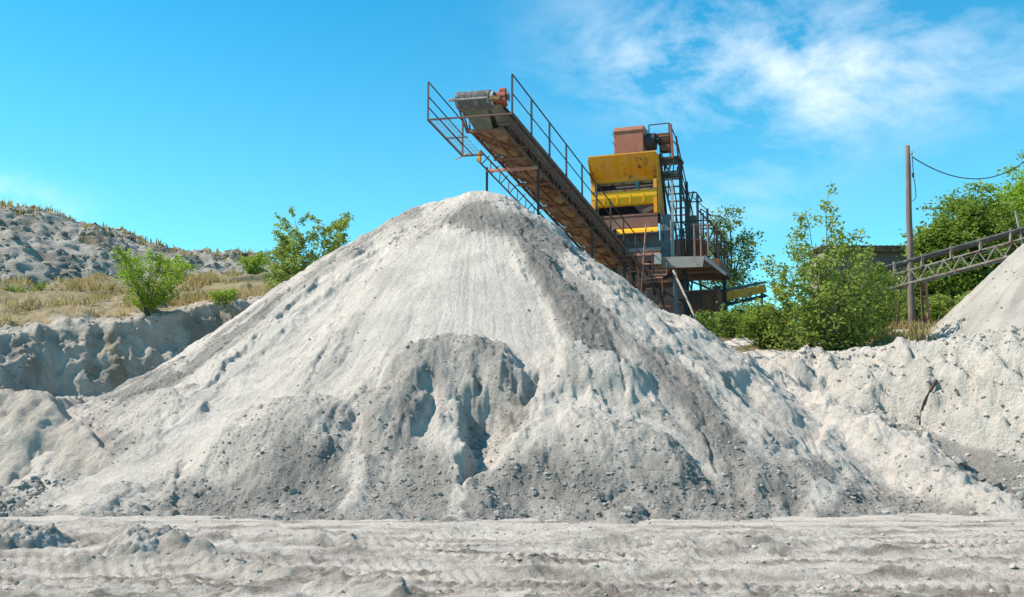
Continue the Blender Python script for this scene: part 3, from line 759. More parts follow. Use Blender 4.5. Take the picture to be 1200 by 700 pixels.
n = 14000
rx = rng.uniform(-48, -10, n); ry = rng.uniform(50, 92, n); uu = px_of(rx, ry); gz = sample(HX, HY, HZ, rx, ry)
dn = fbm(rx * .35, ry * .35, 4, 181)
ok = (uu > -60) & (uu < 360) & (gz > 8) & (rng.uniform(0, 1, n) < sstep(-.3, .3, dn))
sz = .05 + .34 * rng.uniform(0, 1, n) ** 5
rocks('hillside_rocks', np.stack([rx, ry, gz - sz * .1], -1)[ok], sz[ok], M['hill'], 18, 'loose weathered rocks scattered over the left hillside', 'rocks', .7, .5)
n = 9000
rx = rng.uniform(-26, -6, n); ry = rng.uniform(35, 52, n); uu = px_of(rx, ry); gz = sample(BX, BY, BZ, rx, ry)
ok = (uu > -60) & (uu < 320) & (sample(BX, BY, BT, rx, ry) < .5) & (rng.uniform(0, 1, n) < sstep(-.3, .3, fbm(rx * .5, ry * .5, 4, 182)))
sz = .025 + .15 * rng.uniform(0, 1, n) ** 6
rocks('bench_rubble', np.stack([rx, ry, gz - sz * .1], -1)[ok], sz[ok], M['bench'], 19, 'small rubble on and below the shaded face of the left bench', 'rubble', .75, .4)
n = 12000
rx = rng.uniform(8, 19, n); ry = rng.uniform(24, 34, n); gz = sample(QX, QY, QZ, rx, ry)
ok = (gz > .1) & (rng.uniform(0, 1, n) < sstep(-.25, .35, fbm(rx * .6, ry * .6, 4, 183)))
sz = .015 + .07 * rng.uniform(0, 1, n) ** 4
rocks('bank_grit', np.stack([rx, ry, gz - sz * .15], -1)[ok], sz[ok], M['bank'], 20, 'pale broken lumps of the chalky bank lying on its own face', 'rubble', .8, .3)
# second heap at the right edge
A2 = at(1296, 222, 37.5)
x = np.arange(A2.x - 9, A2.x + 8, .05); y = np.arange(29.5, 46, .06)
X, Y = np.meshgrid(x, y)
r = np.hypot(X - A2.x, (Y - A2.y) * 1.02)
Z = A2.z - .93 * (np.sqrt(r * r + 1) - 1) + .16 * fbm(X * .5, Y * .5, 4, 161)
th = np.arctan2(X - A2.x, -(Y - A2.y))
Z = Z + .05 * fbm(th * 16, r * .3, 4, 162) + .035 * lumps(X * 5, Y * 5, 163) + .02 * fbm(X * 8, Y * 8, 3, 164)
base = sample(QX, QY, QZ, np.clip(X, qx[0], qx[-1]), Y)
o = grid_mesh('gravel_pile', X, Y, Z, M['pile2'], {'grav': np.clip(.3 + .5 * fbm(X * .8, Y * .8, 4, 165) + .3 * sstep(0, .3, fbm(th * 8, r * .2, 3, 166)), 0, 1)}, (A2.x, A2.y, 0), keep=Z > base - .5)
tag(o, 'smooth steep grey heap cut by the right edge of the picture, below the truss conveyor', 'gravel pile')
n = 1800
rx = rng.uniform(x[0] + 1, x[-1] - 1, n); ry = rng.uniform(31, 38, n); gz = sample(x, y, Z, rx, ry)
ok = gz > sample(QX, QY, QZ, rx, ry) - .05
sz = .012 + .04 * rng.uniform(0, 1, ok.sum()) ** 5
rocks('loose_pebbles', np.stack([rx[ok], ry[ok], gz[ok] + sz * .2], -1), sz, M['stone'], 12, 'pebbles strewn over the heap at the right edge', 'pebbles')
n = 9000
rx = rng.uniform(8, 18, n); ry = rng.uniform(24, 34, n); gz = sample(QX, QY, QZ, rx, ry)
sz = .015 + .11 * rng.uniform(0, 1, n) ** 9
ok = (gz > .1) & (rng.uniform(0, 1, n) < .22)
rocks('bank_rubble', np.stack([rx, ry, gz + sz * .1], -1)[ok], sz[ok], M['clod'], 13, 'pale stones lying on the chalky bank at the right', 'rubble', .75, .2)
n = 700
q_ = rng.uniform(0, 1, n); kk = q_ * (len(RIDGE_R) - 4.01) + 3; k0 = kk.astype(int); fr = kk - k0
ra = np.array([tuple(p) for p in RIDGE_R]); pc = ra[k0] * (1 - fr[:, None]) + ra[k0 + 1] * fr[:, None]
rx = pc[:, 0] + .75 + np.abs(rng.normal(0, .5, n)); ry = pc[:, 1] + .5 + rng.normal(0, .4, n)
gz = np.maximum(np.maximum(sample(QX, QY, QZ, rx, ry), sample(xs, ys, PZ, rx, ry)), 0)
sz = .03 + .15 * rng.uniform(0, 1, n) ** 4
rocks('ridge_rubble', np.stack([rx, ry, gz + sz * .3], -1), sz, M['stone'], 16, 'dark coarse stones in the gully, deepening the shadow band behind the right hand ridge', 'rubble', .8, .7)  # stones added to darken the strip where the ridge's shadow belongs
# rubble at the shaded foot of the left ledge
n = 600
rx = rng.uniform(-12.6, -10.7, n); ry = rng.uniform(21, 24, n)
gz = np.maximum(np.maximum(sample(BX, BY, BZ, rx, ry), sample(xs, ys, PZ, rx, ry)), 0)
sz = .02 + .10 * rng.uniform(0, 1, n) ** 5
rocks('ledge_rubble', np.stack([rx, ry, gz + sz * .2], -1), sz, M['stone'], 15, 'coarse dark rubble in the hollow below the left ledge', 'rubble', .8, .6)

# ------------------------------------------------------------------ vegetation
def leaf_quads(C, L, rng, up_bias=.5, ratio=.55):
    n = len(C)
    d = rng.normal(size=(n, 3)); d[:, 2] = d[:, 2] * .6; d /= np.linalg.norm(d, axis=1)[:, None]
    nr = rng.normal(size=(n, 3)); nr[:, 2] = np.abs(nr[:, 2]) + up_bias
    w = np.cross(d, nr); w /= (np.linalg.norm(w, axis=1)[:, None] + 1e-9)
    nn = np.cross(w, d)
    L = (L * rng.uniform(.6, 1.25, n))[:, None]
    v0 = C - d * L * .5; v2 = C + d * L * .5
    v1 = C + w * L * ratio * .5 + nn * L * .1; v3 = C - w * L * ratio * .5 + nn * L * .1
    V = np.stack([v0, v1, v2, v3], 1).reshape(-1, 3)
    return V, np.arange(4 * n).reshape(n, 4)

def crown(C, leaf, mat, parent, rng, tint, name='crown'):
    V, Q = leaf_quads(C, leaf, rng)
    off = np.array(parent.location)
    return mesh_np(name, V - off, Q, mat, parent, {'tint': np.repeat(np.clip(tint, 0, 1), 4)}, smooth=False)

def shrub(name, base, height, radius, label, cat, leaf, lmat, seed, stems=4, nbr=26, twigs=5, per=9, prof=None, t0=.12, lift=.5, group=None, lean=.25, trunk_r=.05, spread=.07, dome=0.0):
    rng = np.random.default_rng(seed)
    root = empty(name, base, label, cat, group)
    mb = MB(); C = []; tint = []
    prof = prof or (lambda t: math.sin(math.pi * min(1, .12 + .88 * t)) ** .6)
    for s in range(stems):
        az = 2 * math.pi * s / stems + rng.uniform(-.5, .5)
        hh = height * rng.uniform(.78, 1.0) if s else height
        rf = rng.uniform(.5, 1.4)
        if dome: rf = 1.5 * math.sqrt((s + .15) / stems); hh = height * (1 - dome * (rf / 1.5) ** 1.3) * rng.uniform(.85, 1.05); az = s * 2.4
        tip = Vector((math.cos(az) * radius * lean * rf, math.sin(az) * radius * lean * rf, hh))
        P = []
        for i in range(9):
            t = i / 8
            P.append(base + Vector((tip.x * t ** 1.2 + rng.normal(0, .015) * height * t, tip.y * t ** 1.2 + rng.normal(0, .015) * height * t, tip.z * t - .1)))
        mb.tube(P, trunk_r, 6, .008)
        for b in range(nbr):
            t = t0 + (1 - t0) * (b + rng.uniform(0, 1)) / nbr
            k = min(7, int(t * 8)); f = t * 8 - k
            o = P[k].lerp(P[k + 1], f)
            a = az + b * 2.4 + rng.uniform(-.6, .6) if stems == 1 else az + rng.normal(0, 1.1)
            ln = radius * prof(t) * rng.uniform(.55, 1.05) * (.8 if stems > 1 else 1) * (.55 if dome else 1)
            dirv = Vector((math.cos(a), math.sin(a), lift * rng.uniform(.5, 1.4))).normalized()
            Q = [o]
            for i in range(1, 5):
                Q.append(Q[-1] + (dirv + Vector((rng.normal(0, .16), rng.normal(0, .16), rng.normal(0, .12) - .05 * i))) * (ln / 4))
            mb.tube(Q, max(.006, trunk_r * .35 * (1 - t * .6)), 4, .004)
            bt = rng.uniform(-.18, .18)
            for w in range(twigs):
                sgm = .3 + .7 * (w + rng.uniform(0, 1)) / twigs
                k2 = min(3, int(sgm * 4)); q = Q[k2].lerp(Q[k2 + 1], min(1, sgm * 4 - k2))
                td = (dirv + Vector((rng.normal(0, .7), rng.normal(0, .7), rng.normal(0, .35)))).normalized()
                tl = ln * rng.uniform(.16, .36)
                for j in range(per):
                    p = q + td * (tl * (j + rng.uniform(0, 1)) / per) + Vector(rng.normal(0, spread, 3)) * Vector((1, 1, .6)).length * .6
                    C.append(p); tint.append(.45 + bt + rng.uniform(-.3, .3) + .2 * (t - .5))
    C = np.array([tuple(c) for c in C])
    crown(C, leaf, M[lmat], root, rng, np.array(tint))
    mb.build('trunk', M['bark'], root)
    return root

def big_tree(name, base, lobes, label, cat, leaf, lmat, seed, nclump=150, per=60, trunk_r=.18, group=None, cl=.45):
    """lobes: (dx, dy, dz, radius, squash) around the base"""
    rng = np.random.default_rng(seed)
    root = empty(name, base, label, cat, group)
    C = []; tint = []
    tot = sum(l[3] ** 2 for l in lobes)
    mb = MB(); b = Vector(base)
    top = max(l[2] for l in lobes)
    fork = b + Vector((0, 0, top * .35))
    mb.tube([b - Vector((0, 0, .2)), b + Vector((.05, 0, top * .18)), fork], trunk_r, 8, trunk_r * .7)
    for (dx, dy, dz, r, sq) in lobes:
        c0 = b + Vector((dx, dy, dz))
        mid = fork.lerp(c0, .5) + Vector((rng.normal(0, .1), rng.normal(0, .1), .15))
        mb.tube([fork, mid, c0], trunk_r * .5, 6, .03)
        m = max(6, int(nclump * r * r / tot))
        for k in range(m):
            v = rng.normal(size=3); v /= np.linalg.norm(v)
            rad = r * (rng.uniform(.25, 1.08) ** .45) * (1 + .22 * rng.normal())
            cc = np.array(c0) + v * rad * np.array([1, 1, sq])
            mb.tube([tuple(c0 + (Vector(cc) - c0) * .35), tuple(c0 + (Vector(cc) - c0) * .9)], .02, 4, .008)
            cr = cl * rng.uniform(.6, 1.3); ct = rng.uniform(-.22, .22)
            nn = int(per * rng.uniform(.5, 1.3))
            pts = rng.normal(size=(nn, 3)) * cr * .5 * np.array([1, 1, .6]) + cc
            C.append(pts); tint.append(.42 + ct + rng.uniform(-.22, .22, nn) + .12 * v[2])
    C = np.concatenate(C); tint = np.concatenate(tint)
    crown(C, leaf, M[lmat], root, rng, tint)
    mb.build('trunk', M['bark'], root)
    return root

def on(px, Y, fn, dz=-.05):
    x = at(px, 380, Y).x
    return Vector((x, Y, fn(x, Y) + dz))

# tall open shrub in front of the plant
b = on(968, 36.5, gz_bank)
shrub('leafy_shrub', b, 6.5, 4.6, 'tall airy green shrub with thin top twigs, left of the wooden pole', 'shrub', .18, 'leaf_mid', 11, stems=18, nbr=19, twigs=4, per=8,
      prof=lambda t: max(.26, 1.0 - .85 * t) if t > .2 else .8 + t, t0=.03, lift=.14, lean=.36, trunk_r=.035, spread=.13, dome=.66)
b = on(896, 38.5, gz_bank)
shrub('leafy_shrub', b, 1.5, 1.5, 'low dark green shrub under the yellow beam right of the machine', 'shrub', .15, 'leaf_dark', 12, stems=5, nbr=20, twigs=4, per=10, t0=.02, lift=.5, lean=.5, spread=.1)
b = on(862, 43.5, gz_bank)
shrub('leafy_shrub', b, 1.5, 2.2, 'shaded dense shrub at the foot of the machine legs', 'shrub', .16, 'leaf_dark', 13, stems=5, nbr=20, twigs=4, per=10, t0=.02, lift=.4, lean=.5, spread=.1)
b = on(1022, 40, gz_bank)
shrub('leafy_shrub', b, 3.2, 1.5, 'dark green shrub crowding the base of the wooden pole', 'shrub', .15, 'leaf_dark', 14, stems=4, nbr=22, twigs=4, per=10, t0=.02, lift=.5, lean=.4, spread=.1)
# tree behind the plant
b = on(852, 56, gz_bank)
big_tree('leafy_tree', b, [(-.3, 0, 6.6, 1.1, 1.1), (.6, .2, 5.4, 1.3, 1.0), (-.9, .2, 5.2, 1.2, 1.0), (.3, -.2, 7.7, .7, 1.2), (.1, 0, 3.9, 1.4, .9), (1.1, 0, 6.4, .6, .9)],
         'narrow grey green tree rising behind the railing of the yellow machine', 'tree', .22, 'leaf_blue', 21, 120, 46, .14, cl=.55)
# wood on the right, tree by tree
WG = 'trees beyond the truss conveyor'
for (px_, Y_, lobes, lab, lm, sd_) in (
        (1200, 56, [(0, 0, 7.4, 2.5, .9), (2.6, .5, 8.2, 2.6, .9), (-1.8, -.4, 6.2, 2.0, .9), (1, -1, 6.2, 2.8, .8), (-1.0, -1.0, 4.2, 2.4, .8), (3, -1, 4, 2.4, .8)], 'tallest broad green tree at the right edge, its top above the truss conveyor', 'leaf_bright', 31),
        (1148, 53, [(0, 0, 6.7, 1.7, .9), (-1.2, -.3, 5.6, 1.5, .85), (1.2, -.3, 5.4, 1.8, .9), (0, -.8, 3.8, 2.2, .8), (-1.4, -.8, 2.6, 1.6, .8)], 'rounded tree with light green leaves behind the middle of the truss conveyor', 'leaf_dark', 32),
        (1103, 52, [(0, 0, 5.2, 1.2, .9), (.9, -.2, 4.3, 1.4, .85), (-.5, -.4, 3.3, 1.4, .9), (.3, -.5, 2.2, 1.6, .8)], 'small dark tree just right of the wooden pole', 'leaf_dark', 33),
        (1255, 60, [(0, 0, 8.6, 3.0, .9), (-2, -.5, 7.0, 2.4, .9), (1, -1, 6, 3, .9), (-1.5, -1.5, 4, 2.6, .8)], 'dark tree furthest to the right, mostly outside the picture', 'leaf_dark', 34)):
    big_tree('leafy_tree', on(px_, Y_, gz_bank), lobes, lab, 'tree', .24, lm, sd_, 260, 95, .2, WG, cl=.66)
UG = 'undergrowth shrubs below the truss conveyor'
for (px_, Y_, h_, r_, lab, sd_) in ((1080, 47.5, 1.9, 1.3, 'leafy undergrowth shrub directly behind the rusty truss leg', 41), (1124, 47, 2.0, 1.5, 'leafy undergrowth shrub behind the thin upright stake', 42),
                                 (1045, 49, 2.6, 1.5, 'leafy undergrowth shrub between the wooden pole and the tall airy shrub', 43)):
    shrub('leafy_shrub', on(px_, Y_, gz_bank), h_, r_, lab, 'shrub', .17, 'leaf_dark' if sd_ != 42 else 'leaf_mid', sd_, stems=5, nbr=18, twigs=4, per=9, t0=.02, lift=.5, lean=.5, spread=.11, group=UG)
for (px_, Y_, h_, r_, lab, sd_) in ((800, 57, 2.9, 2.2, 'dark shrub glimpsed between the steel legs of the machine', 44), (838, 58, 2.9, 2.3, 'green shrub behind the near end of the yellow beam', 45),
                                 (880, 58, 2.9, 2.3, 'green shrub behind the far end of the yellow beam', 46), (925, 58, 3.0, 2.4, 'green shrub glimpsed through the tall airy shrub', 47), (975, 60, 3.4, 2.6, 'dark shrub behind the tall airy shrub, left of the shed', 48)):
    shrub('leafy_shrub', on(px_, Y_, gz_bank), h_, r_, lab, 'shrub', .22, 'leaf_dark', sd_, stems=6, nbr=16, twigs=4, per=9, t0=.02, lift=.5, lean=.5, spread=.13, group='thicket behind the machine')
# left: shrubs on the bench and small tree behind the heap
def onb(px, Y, dz=-.05): return on(px, Y, gz_bench, dz)
shrub('leafy_shrub', onb(172, 47.3), 3.0, 2.0, 'bright green bushy shrub alone on the rim of the left bench', 'shrub', .13, 'leaf_bright', 51, stems=11, nbr=20, twigs=4, per=9, t0=.06, lift=1.1, lean=.75, trunk_r=.03, spread=.08)
b = at(362, 330, 47); b.z = 5.2
shrub('leafy_tree', b, 7.0, 2.4, 'slender young tree peeping over the left flank of the big heap', 'tree', .17, 'leaf_mid', 52, stems=9, nbr=20, twigs=5, per=13, prof=lambda t: .35 + .75 * math.sin(math.pi * min(1, t * .95)), t0=.35, lift=.8, lean=.5, trunk_r=.05, spread=.07)
shrub('leafy_shrub', on(296, 62, gz_bench, -.1), 1.5, 1.1, 'small round shrub at the far end of the dry grass', 'shrub', .13, 'leaf_bright', 53, stems=5, nbr=16, twigs=4, per=9, t0=.05, lift=.6, lean=.5, trunk_r=.02, spread=.08)
shrub('leafy_shrub', onb(262, 50.0, -.1), .8, .8, 'tiny bright shrub sprouting from the shaded bank beside the heap', 'shrub', .12, 'leaf_bright', 54, stems=5, nbr=10, twigs=3, per=8, t0=.05, lift=.5, lean=.6, trunk_r=.015, spread=.07)
b = on(8, 53.0, gz_hill, -.1)
shrub('leafy_shrub', b, 2.0, 1.9, 'dull olive shrub at the left edge below the hillside', 'shrub', .16, 'leaf_dark', 55, stems=6, nbr=16, twigs=4, per=10, t0=.05, lift=.5, lean=.6, trunk_r=.03, spread=.1)

def blades(name, pts, hts, mat, seed, label, cat, tint, width=.035):
    rng = np.random.default_rng(seed); n = len(pts)
    a = rng.uniform(0, 6.28, n); w = width * rng.uniform(.5, 1.2, n)
    lean = rng.normal(0, .3, (n, 2)) * hts[:, None]
    side = np.stack([np.cos(a) * w, np.sin(a) * w, np.zeros(n)], -1)
    mid = pts + np.stack([lean[:, 0] * .35, lean[:, 1] * .35, hts * .6], -1)
    tip = pts + np.stack([lean[:, 0], lean[:, 1], hts], -1)
    V = np.stack([pts - side, pts + side, mid + side * .6, tip, mid - side * .6], 1).reshape(-1, 3)
    base_ = np.arange(n)[:, None] * 5
    o = mesh_np(name, V, base_ + np.array([[0, 1, 2, 3, 4]]), mat, None, {'tint': np.repeat(np.clip(tint, 0, 1), 5)}, smooth=False)
    return tag(o, label, cat, kind='stuff')

n = 90000
rx = rng.uniform(-36, -8, n); ry = rng.uniform(40, 63, n)
tp = sample(BX, BY, BT, rx, ry); dens = fbm(rx * .3, ry * .3, 4, 171)
uu = px_of(rx, ry)
ok = (tp > .3) & (rng.uniform(0, 1, n) < sstep(.0, .32, dens) * .9) & (uu > -60) & (uu < 350)
rx, ry = rx[ok], ry[ok]
pts = np.stack([rx, ry, sample(BX, BY, BZ, rx, ry) - .03], -1)
tn = .72 + .9 * fbm(rx * .25, ry * .25, 3, 172) + rng.uniform(-.3, .3, len(rx))
blades('dry_grass', pts, rng.uniform(.15, .5, len(rx)) * (1 + .5 * dens[ok]), M['grass'], 61, 'dry straw coloured and green grass covering the top of the left bench', 'grass', tn)
n = 16000
rx = rng.uniform(-48, -12, n); ry = rng.uniform(58, 92, n); uu = px_of(rx, ry)
zz = sample(HX, HY, HZ, rx, ry)
p1, p2 = proj(rx, ry, zz)
crest = np.interp(p1, [-600, -200, 0, 45, 105, 150, 180, 212, 240, 300, 335, 400], [225, 232, 241, 247, 262, 274, 286, 295, 297, 300, 312, 338])
ok = (np.abs(p2 - crest) < 9) & (fbm(rx * .5, ry * .5, 3, 174) > -.02) & (p1 > -40) & (p1 < 360)
pts = np.stack([rx, ry, zz - .03], -1)[ok]
blades('hill_weeds', pts, rng.uniform(.15, .55, ok.sum()), M['grass'], 62, 'rough weeds along the crest of the left hillside', 'weeds', rng.uniform(-.1, .6, ok.sum()), .08)
n = 6000
rx = rng.uniform(14, 20, n); ry = rng.uniform(36, 47, n)
ok = fbm(rx * .6, ry * .6, 3, 176) > .0
pts = np.stack([rx, ry, sample(QX, QY, QZ, rx, ry) - .03], -1)[ok]
blades('verge_grass', pts, rng.uniform(.2, .6, ok.sum()), M['grass'], 63, 'straw coloured grass around the legs of the truss conveyor', 'grass', rng.uniform(.2, 1, ok.sum()))

# ------------------------------------------------------------------ discharge conveyor above the heap
Hd = at(557, 119, 34.6); Tl = at(722, 306, 47.0)
dv = (Tl - Hd); CL = dv.length; dv.normalize()
sv = Vector((math.cos(R(13)), -math.sin(R(13)), 0))         # to the right of the picture
nv = sv.cross(dv).normalized()
if nv.z < 0: nv = -nv
def C(t, lat, up): return Hd + dv * t + sv * lat + nv * up
conv = empty('belt_conveyor', Vector((Tl.x, Tl.y, gz_bank(Tl.x, Tl.y))), 'rusty inclined belt conveyor with black handrail, drum above the top of the big heap', 'conveyor')
# belt: carrying run, wrap round the drum, return run
rows = []
prof = [(CL, .37)] + [(t, .37) for t in (CL * .7, CL * .4, 1.0)]
for a in range(-90, 91, 20)[::-1] if False else range(90, -91, -20):
    prof.append((-.31 * math.cos(R(a)), .31 * math.sin(R(a)) + .06))
prof += [(t, -.22) for t in (.8, CL * .4, CL * .7, CL)]
for t, u_ in prof:
    row = []
    for k in range(7):
        l = (k - 3) / 3 * .62
        row.append(C(t, l, u_ + (.10 * abs(k - 3) ** 1.6 / 6 if 1.5 < t and u_ > 0 else 0) + (.02 if k in (1, 4) else 0)))
    rows.append(row)
mb = MB(); mb.sheet(rows, .025); mb.build('belt', M['rubber'], conv)
mb = MB(); mb.tube([C(0, -.70, .06), C(0, .70, .06)], .28, 16); drum = mb.build('drum', M['greysteel'], conv)
for k in range(5):
    l = -.5 + .25 * k
    mb = MB()
    for a in range(-80, 101, 20):
        mb.bar(C(-.318 * math.cos(R(a - 10)), l, .318 * math.sin(R(a - 10)) + .06), C(-.318 * math.cos(R(a + 10)), l, .318 * math.sin(R(a + 10)) + .06), .018, .012, sv)
    mb.build('belt_joint', M['dark'], conv)
# side frame: two channels a side with uprights, and cross ties below
mb = MB()
for s in (-1, 1):
    mb.bar(C(-.1, s * .66, -.02), C(CL, s * .66, -.02), .07, .24, nv)
    mb.bar(C(.9, s * .60, -.62), C(CL, s * .60, -.62), .06, .12, nv)
    for k in range(13):
        t = .9 + k * 1.0
        if t < CL - .5:
            mb.bar(C(t, s * .66, -.1), C(t, s * .60, -.62), .05, .05, dv)
            mb.bar(C(t, s * .66, -.1), C(t + 1.0, s * .60, -.62), .035, .035, dv)
for k in range(7):
    t = .9 + k * 2.1
    if t < CL - .3: mb.bar(C(t, -.66, -.70), C(t, .66, -.70), .12, .07, nv)
mb.bar(C(.9, .05, -.68), C(CL, .05, -.68), .07, .08, nv)
for k in range(9):
    mb.bar(C(.9 + k * 1.7, -.6, -.69), C(2.5 + k * 1.7, .6, -.69), .05, .04, nv) if .9 + k * 1.7 < CL - 2 else None
mb.build('frame', M['rust'], conv)
# dusty belly plates seen from below
for k in range(6):
    t0, t1 = .95 + k * 2.1, .95 + k * 2.1 + 2.02
    t1 = min(t1, CL - .1)
    if t1 - t0 < .4: break
    mb = MB()
    mb.sheet([[C(t, l, -.56 - .09 * (1 - (l / .54) ** 2) - .02 * math.sin(9 * t + 5 * l)) for l in (-.54, -.34, -.12, .1, .34, .54)] for t in np.linspace(t0, t1, 5)], .012)
    mb.build('belly_plate', M['tan'], conv)
# chute plate, scraper bar and trimmings at the head
mb = MB(); mb.sheet([[C(.15 + .75 * t, l * (1 - .25 * t), -.22 - .48 * t) for l in (-.5, -.2, .1, .4)] for t in (0, .35, .7, 1)], .02); mb.build('scraper_plate', M['belt'], conv)
mb = MB(); mb.bar(C(-.27, -.86, -.05), C(-.27, .62, -.05), .07, .09, nv); mb.build('scraper_bar', M['truss'], conv, .008)
mb = MB(); mb.bar(C(-.20, .62, -.08), C(-.20, 1.02, -.08), .16, .16, nv); mb.build('bearing_block', M['tan'], conv, .01)
mb = MB()
mb.tube([C(.05, .72, .12), C(.05, 1.12, .12)], .20, 12); mb.tube([C(.05, .86, .36), C(.05, 1.10, .36)], .14, 10)
mb.bar(C(.05, .74, -.1), C(.05, 1.14, -.1), .42, .12, nv); mb.bar(C(.05, 1.18, .12), C(.05, 1.22, .12), .26, .26, nv)
mb.build('drive_motor', M['motor'], conv, .012)
mb = MB(); mb.sheet([[C(t, l, -.2 - .5 * t) for l in (.55, .75, .98)] for t in (.0, .4, .8)], .02); mb.build('guard_plate', M['belt'], conv)
for s in (-.68,):
    mb = MB(); mb.bar(C(.1, s, -.1), C(.9, s, -.75), .06); mb.bar(C(.45, s, -.1), C(.95, s, -.6), .04); mb.build('head_brace', M['rust'], conv)
# walkway at the right with its handrail
mb = MB()
LW0, LW1 = 1.12, 1.52
for l in (LW0, LW1): mb.bar(C(.55 if l == LW0 else -.25, l, -.78), C(CL, l, -.78), .05, .10, nv)
for k in range(8):
    t = .3 + k * 1.75
    if t < CL: mb.bar(C(t, .70, -.80), C(t, LW1, -.80), .06, .06, nv)
mb.bar(C(-.25, -.9, -.80), C(-.25, LW1, -.80), .05, .05, nv)
wk = mb.build('walkway', M['rail'], conv)
mb = MB()
for k in range(60):
    t = .4 + k * .21
    if t < CL - .2 and k % 7 not in (5,): mb.bar(C(t, LW1 - .16, -.76), C(t, LW1, -.76), .03, .02, nv)
mb.bar(C(.4, LW1 - .15, -.745), C(CL - .3, LW1 - .15, -.745), .025, .02, nv)
mb.build('grating', M['dark'], wk)
hr = MB()
UPV = Vector((0, 0, 1))
def HRp(t, h, l=LW1): return C(t, l, -.76) + UPV * h
hr.tube([HRp(-.25, 1.42), HRp(CL - .8, 1.18)], .028, 6); hr.tube([HRp(-.25, .72), HRp(CL - .8, .6)], .022, 6)
hr.tube([C(-.25, LW1, -.76), C(-.25, LW1, -.76) + UPV * .05], .02, 6)
hrail = hr.build('handrail', M['dark'], conv)
for k in range(9):
    t = -.25 + k * 1.62
    if t < CL - .6:
        mb = MB(); mb.bar(HRp(t, -.05), HRp(t, 1.42 - .24 * max(0, t) / CL), .06, .05, dv); mb.build('post', M['dark'], hrail)
# service platform with rails at the left of the head
mb = MB()
A_, B_, C_, D_ = C(-.25, -1.58, -.80), C(-.25, -.74, -.80), C(2.35, -.74, -.84), C(2.35, -1.58, -.84)
for p, q in ((A_, B_), (A_, D_), (D_, C_)): mb.bar(p, q, .055, .055)
mb.bar((A_ + B_) / 2, (D_ + C_) / 2, .03, .03); mb.bar((A_ + D_) / 2, (B_ + C_) / 2, .04, .04)
pf = mb.build('platform', M['rail'], conv)
mb = MB()
for k in range(12): mb.bar(A_.lerp(D_, k / 12 + .04), B_.lerp(C_, k / 12 + .04), .012, .012)
for k in range(5): mb.bar(A_.lerp(B_, k / 5 + .1), D_.lerp(C_, k / 5 + .1), .012, .012)
mb.build('mesh_floor', M['greysteel'], pf)
mb = MB()
for h in (1.42, .88, .48): mb.tube([A_ + UPV * h, D_ + UPV * (h - .06)], .024, 6)
er = mb.build('side_rail', M['dark'], conv)
for p in (A_, D_):
    mb = MB(); mb.bar(p - UPV * .03, p + UPV * 1.42, .055, .05, dv); mb.build('post', M['rail'], er)
mb = MB(); mb.bar(A_.lerp(B_, .5) - UPV * .02 + dv * 2.4, A_.lerp(B_, .5) + UPV * -.9 + dv * 1.2, .03); mb.bar(C(2.4, -.95, -.7), C(2.4, -.95, -1.1), .12, .12); mb.build('platform_bracket', M['yellow'], conv)
# lower truss and support leg on the left
mb = MB()
for u_ in (-.55, -1.05): mb.bar(C(2.5, -.98, u_), C(9.5, -.98, u_), .045, .045)
for k in range(9):
    t = 2.6 + k * .8
    mb.bar(C(t, -.98, -.55), C(t, -.98, -1.05), .035); mb.bar(C(t + .1, -.98, -1.05), C(t + .1, -.70, -.70), .035)
mb.build('side_truss', M['rail'], conv)
for t, l in ((3.4, -1.12), (3.4, .9), (8.8, -1.0), (8.8, .95)):
    p = C(t, l, -.8); mb = MB(); gzz = max(gz_bank(p.x, p.y), 2.8)
    mb.bar(p, Vector((p.x, p.y, gzz - .6)), .09, .09); mb.build('support_leg', M['dark'], conv)
mb = MB(); mb.bar(C(3.4, -1.12, -.95), C(3.4, .9, -.95), .08, .10, nv); mb.build('cross_beam', M['pipe'], conv)

# ------------------------------------------------------------------ screening plant
YAW = R(19)
YM = 46.5
MO = at(735, 300, YM); MO.z = gz_bank(MO.x, YM + 1.5)
rx_ = Vector((math.cos(YAW), -math.sin(YAW), 0)); ry_ = Vector((math.sin(YAW), math.cos(YAW), 0))
SC = YM / F / math.cos(YAW)
def L(lx, ly, z): return Vector((MO.x, MO.y, 0)) + rx_ * lx + ry_ * ly + Vector((0, 0, z))
def fx_(px): return (px - 735) * SC            # local x of a front-face pixel
def fz(py): return zat(py, YM)
plant = empty('screening_machine', MO, 'yellow and rust brown screening machine on a steel tower, red engine box on top', 'machine')
def pbox(mb, x0, x1, y0, y1, z0, z1): return mb.frame(L((x0 + x1) / 2, (y0 + y1) / 2, (z0 + z1) / 2), rx_, ry_, (0, 0, 1), abs(x1 - x0), abs(y1 - y0), abs(z1 - z0))
xl, xrt = fx_(695), fx_(771)
# upper hopper lip: flared, in welded panels
cols = [xl + (xrt - xl) * k / 5 for k in range(6)]
mb = MB()
mb.sheet([[L(x + (-.06 if k == 0 else .0), y, z) for k, x in enumerate(cols)] for (y, z) in ((-.42, fz(184)), (-.30, fz(189)), (-.08, fz(197)), (.28, fz(206)), (.42, fz(212.5)))], .03)
lip = mb.build('hopper_lip', M['yellow'], plant)
for k in range(1, 5):
    mb = MB(); pr = ((-.42, fz(184)), (-.30, fz(189)), (-.08, fz(197)), (.28, fz(206)))
    for (a, b) in zip(pr[:-1], pr[1:]): mb.bar(L(cols[k], a[0] - .02, a[1]), L(cols[k], b[0] - .02, b[1]), .05, .05)
    mb.build('rib', M['yellow'], lip)
mb = MB(); pbox(mb, xl + .05, xrt - .05, .30, .46, fz(214.5), fz(211.5)); mb.build('lip_edge', M['tan'], lip)
mb = MB(); mb.bar(L(xl - .08, -.42, fz(183.5)), L(xrt, -.42, fz(183.5)), .07, .06); mb.build('rim', M['yellow'], lip)
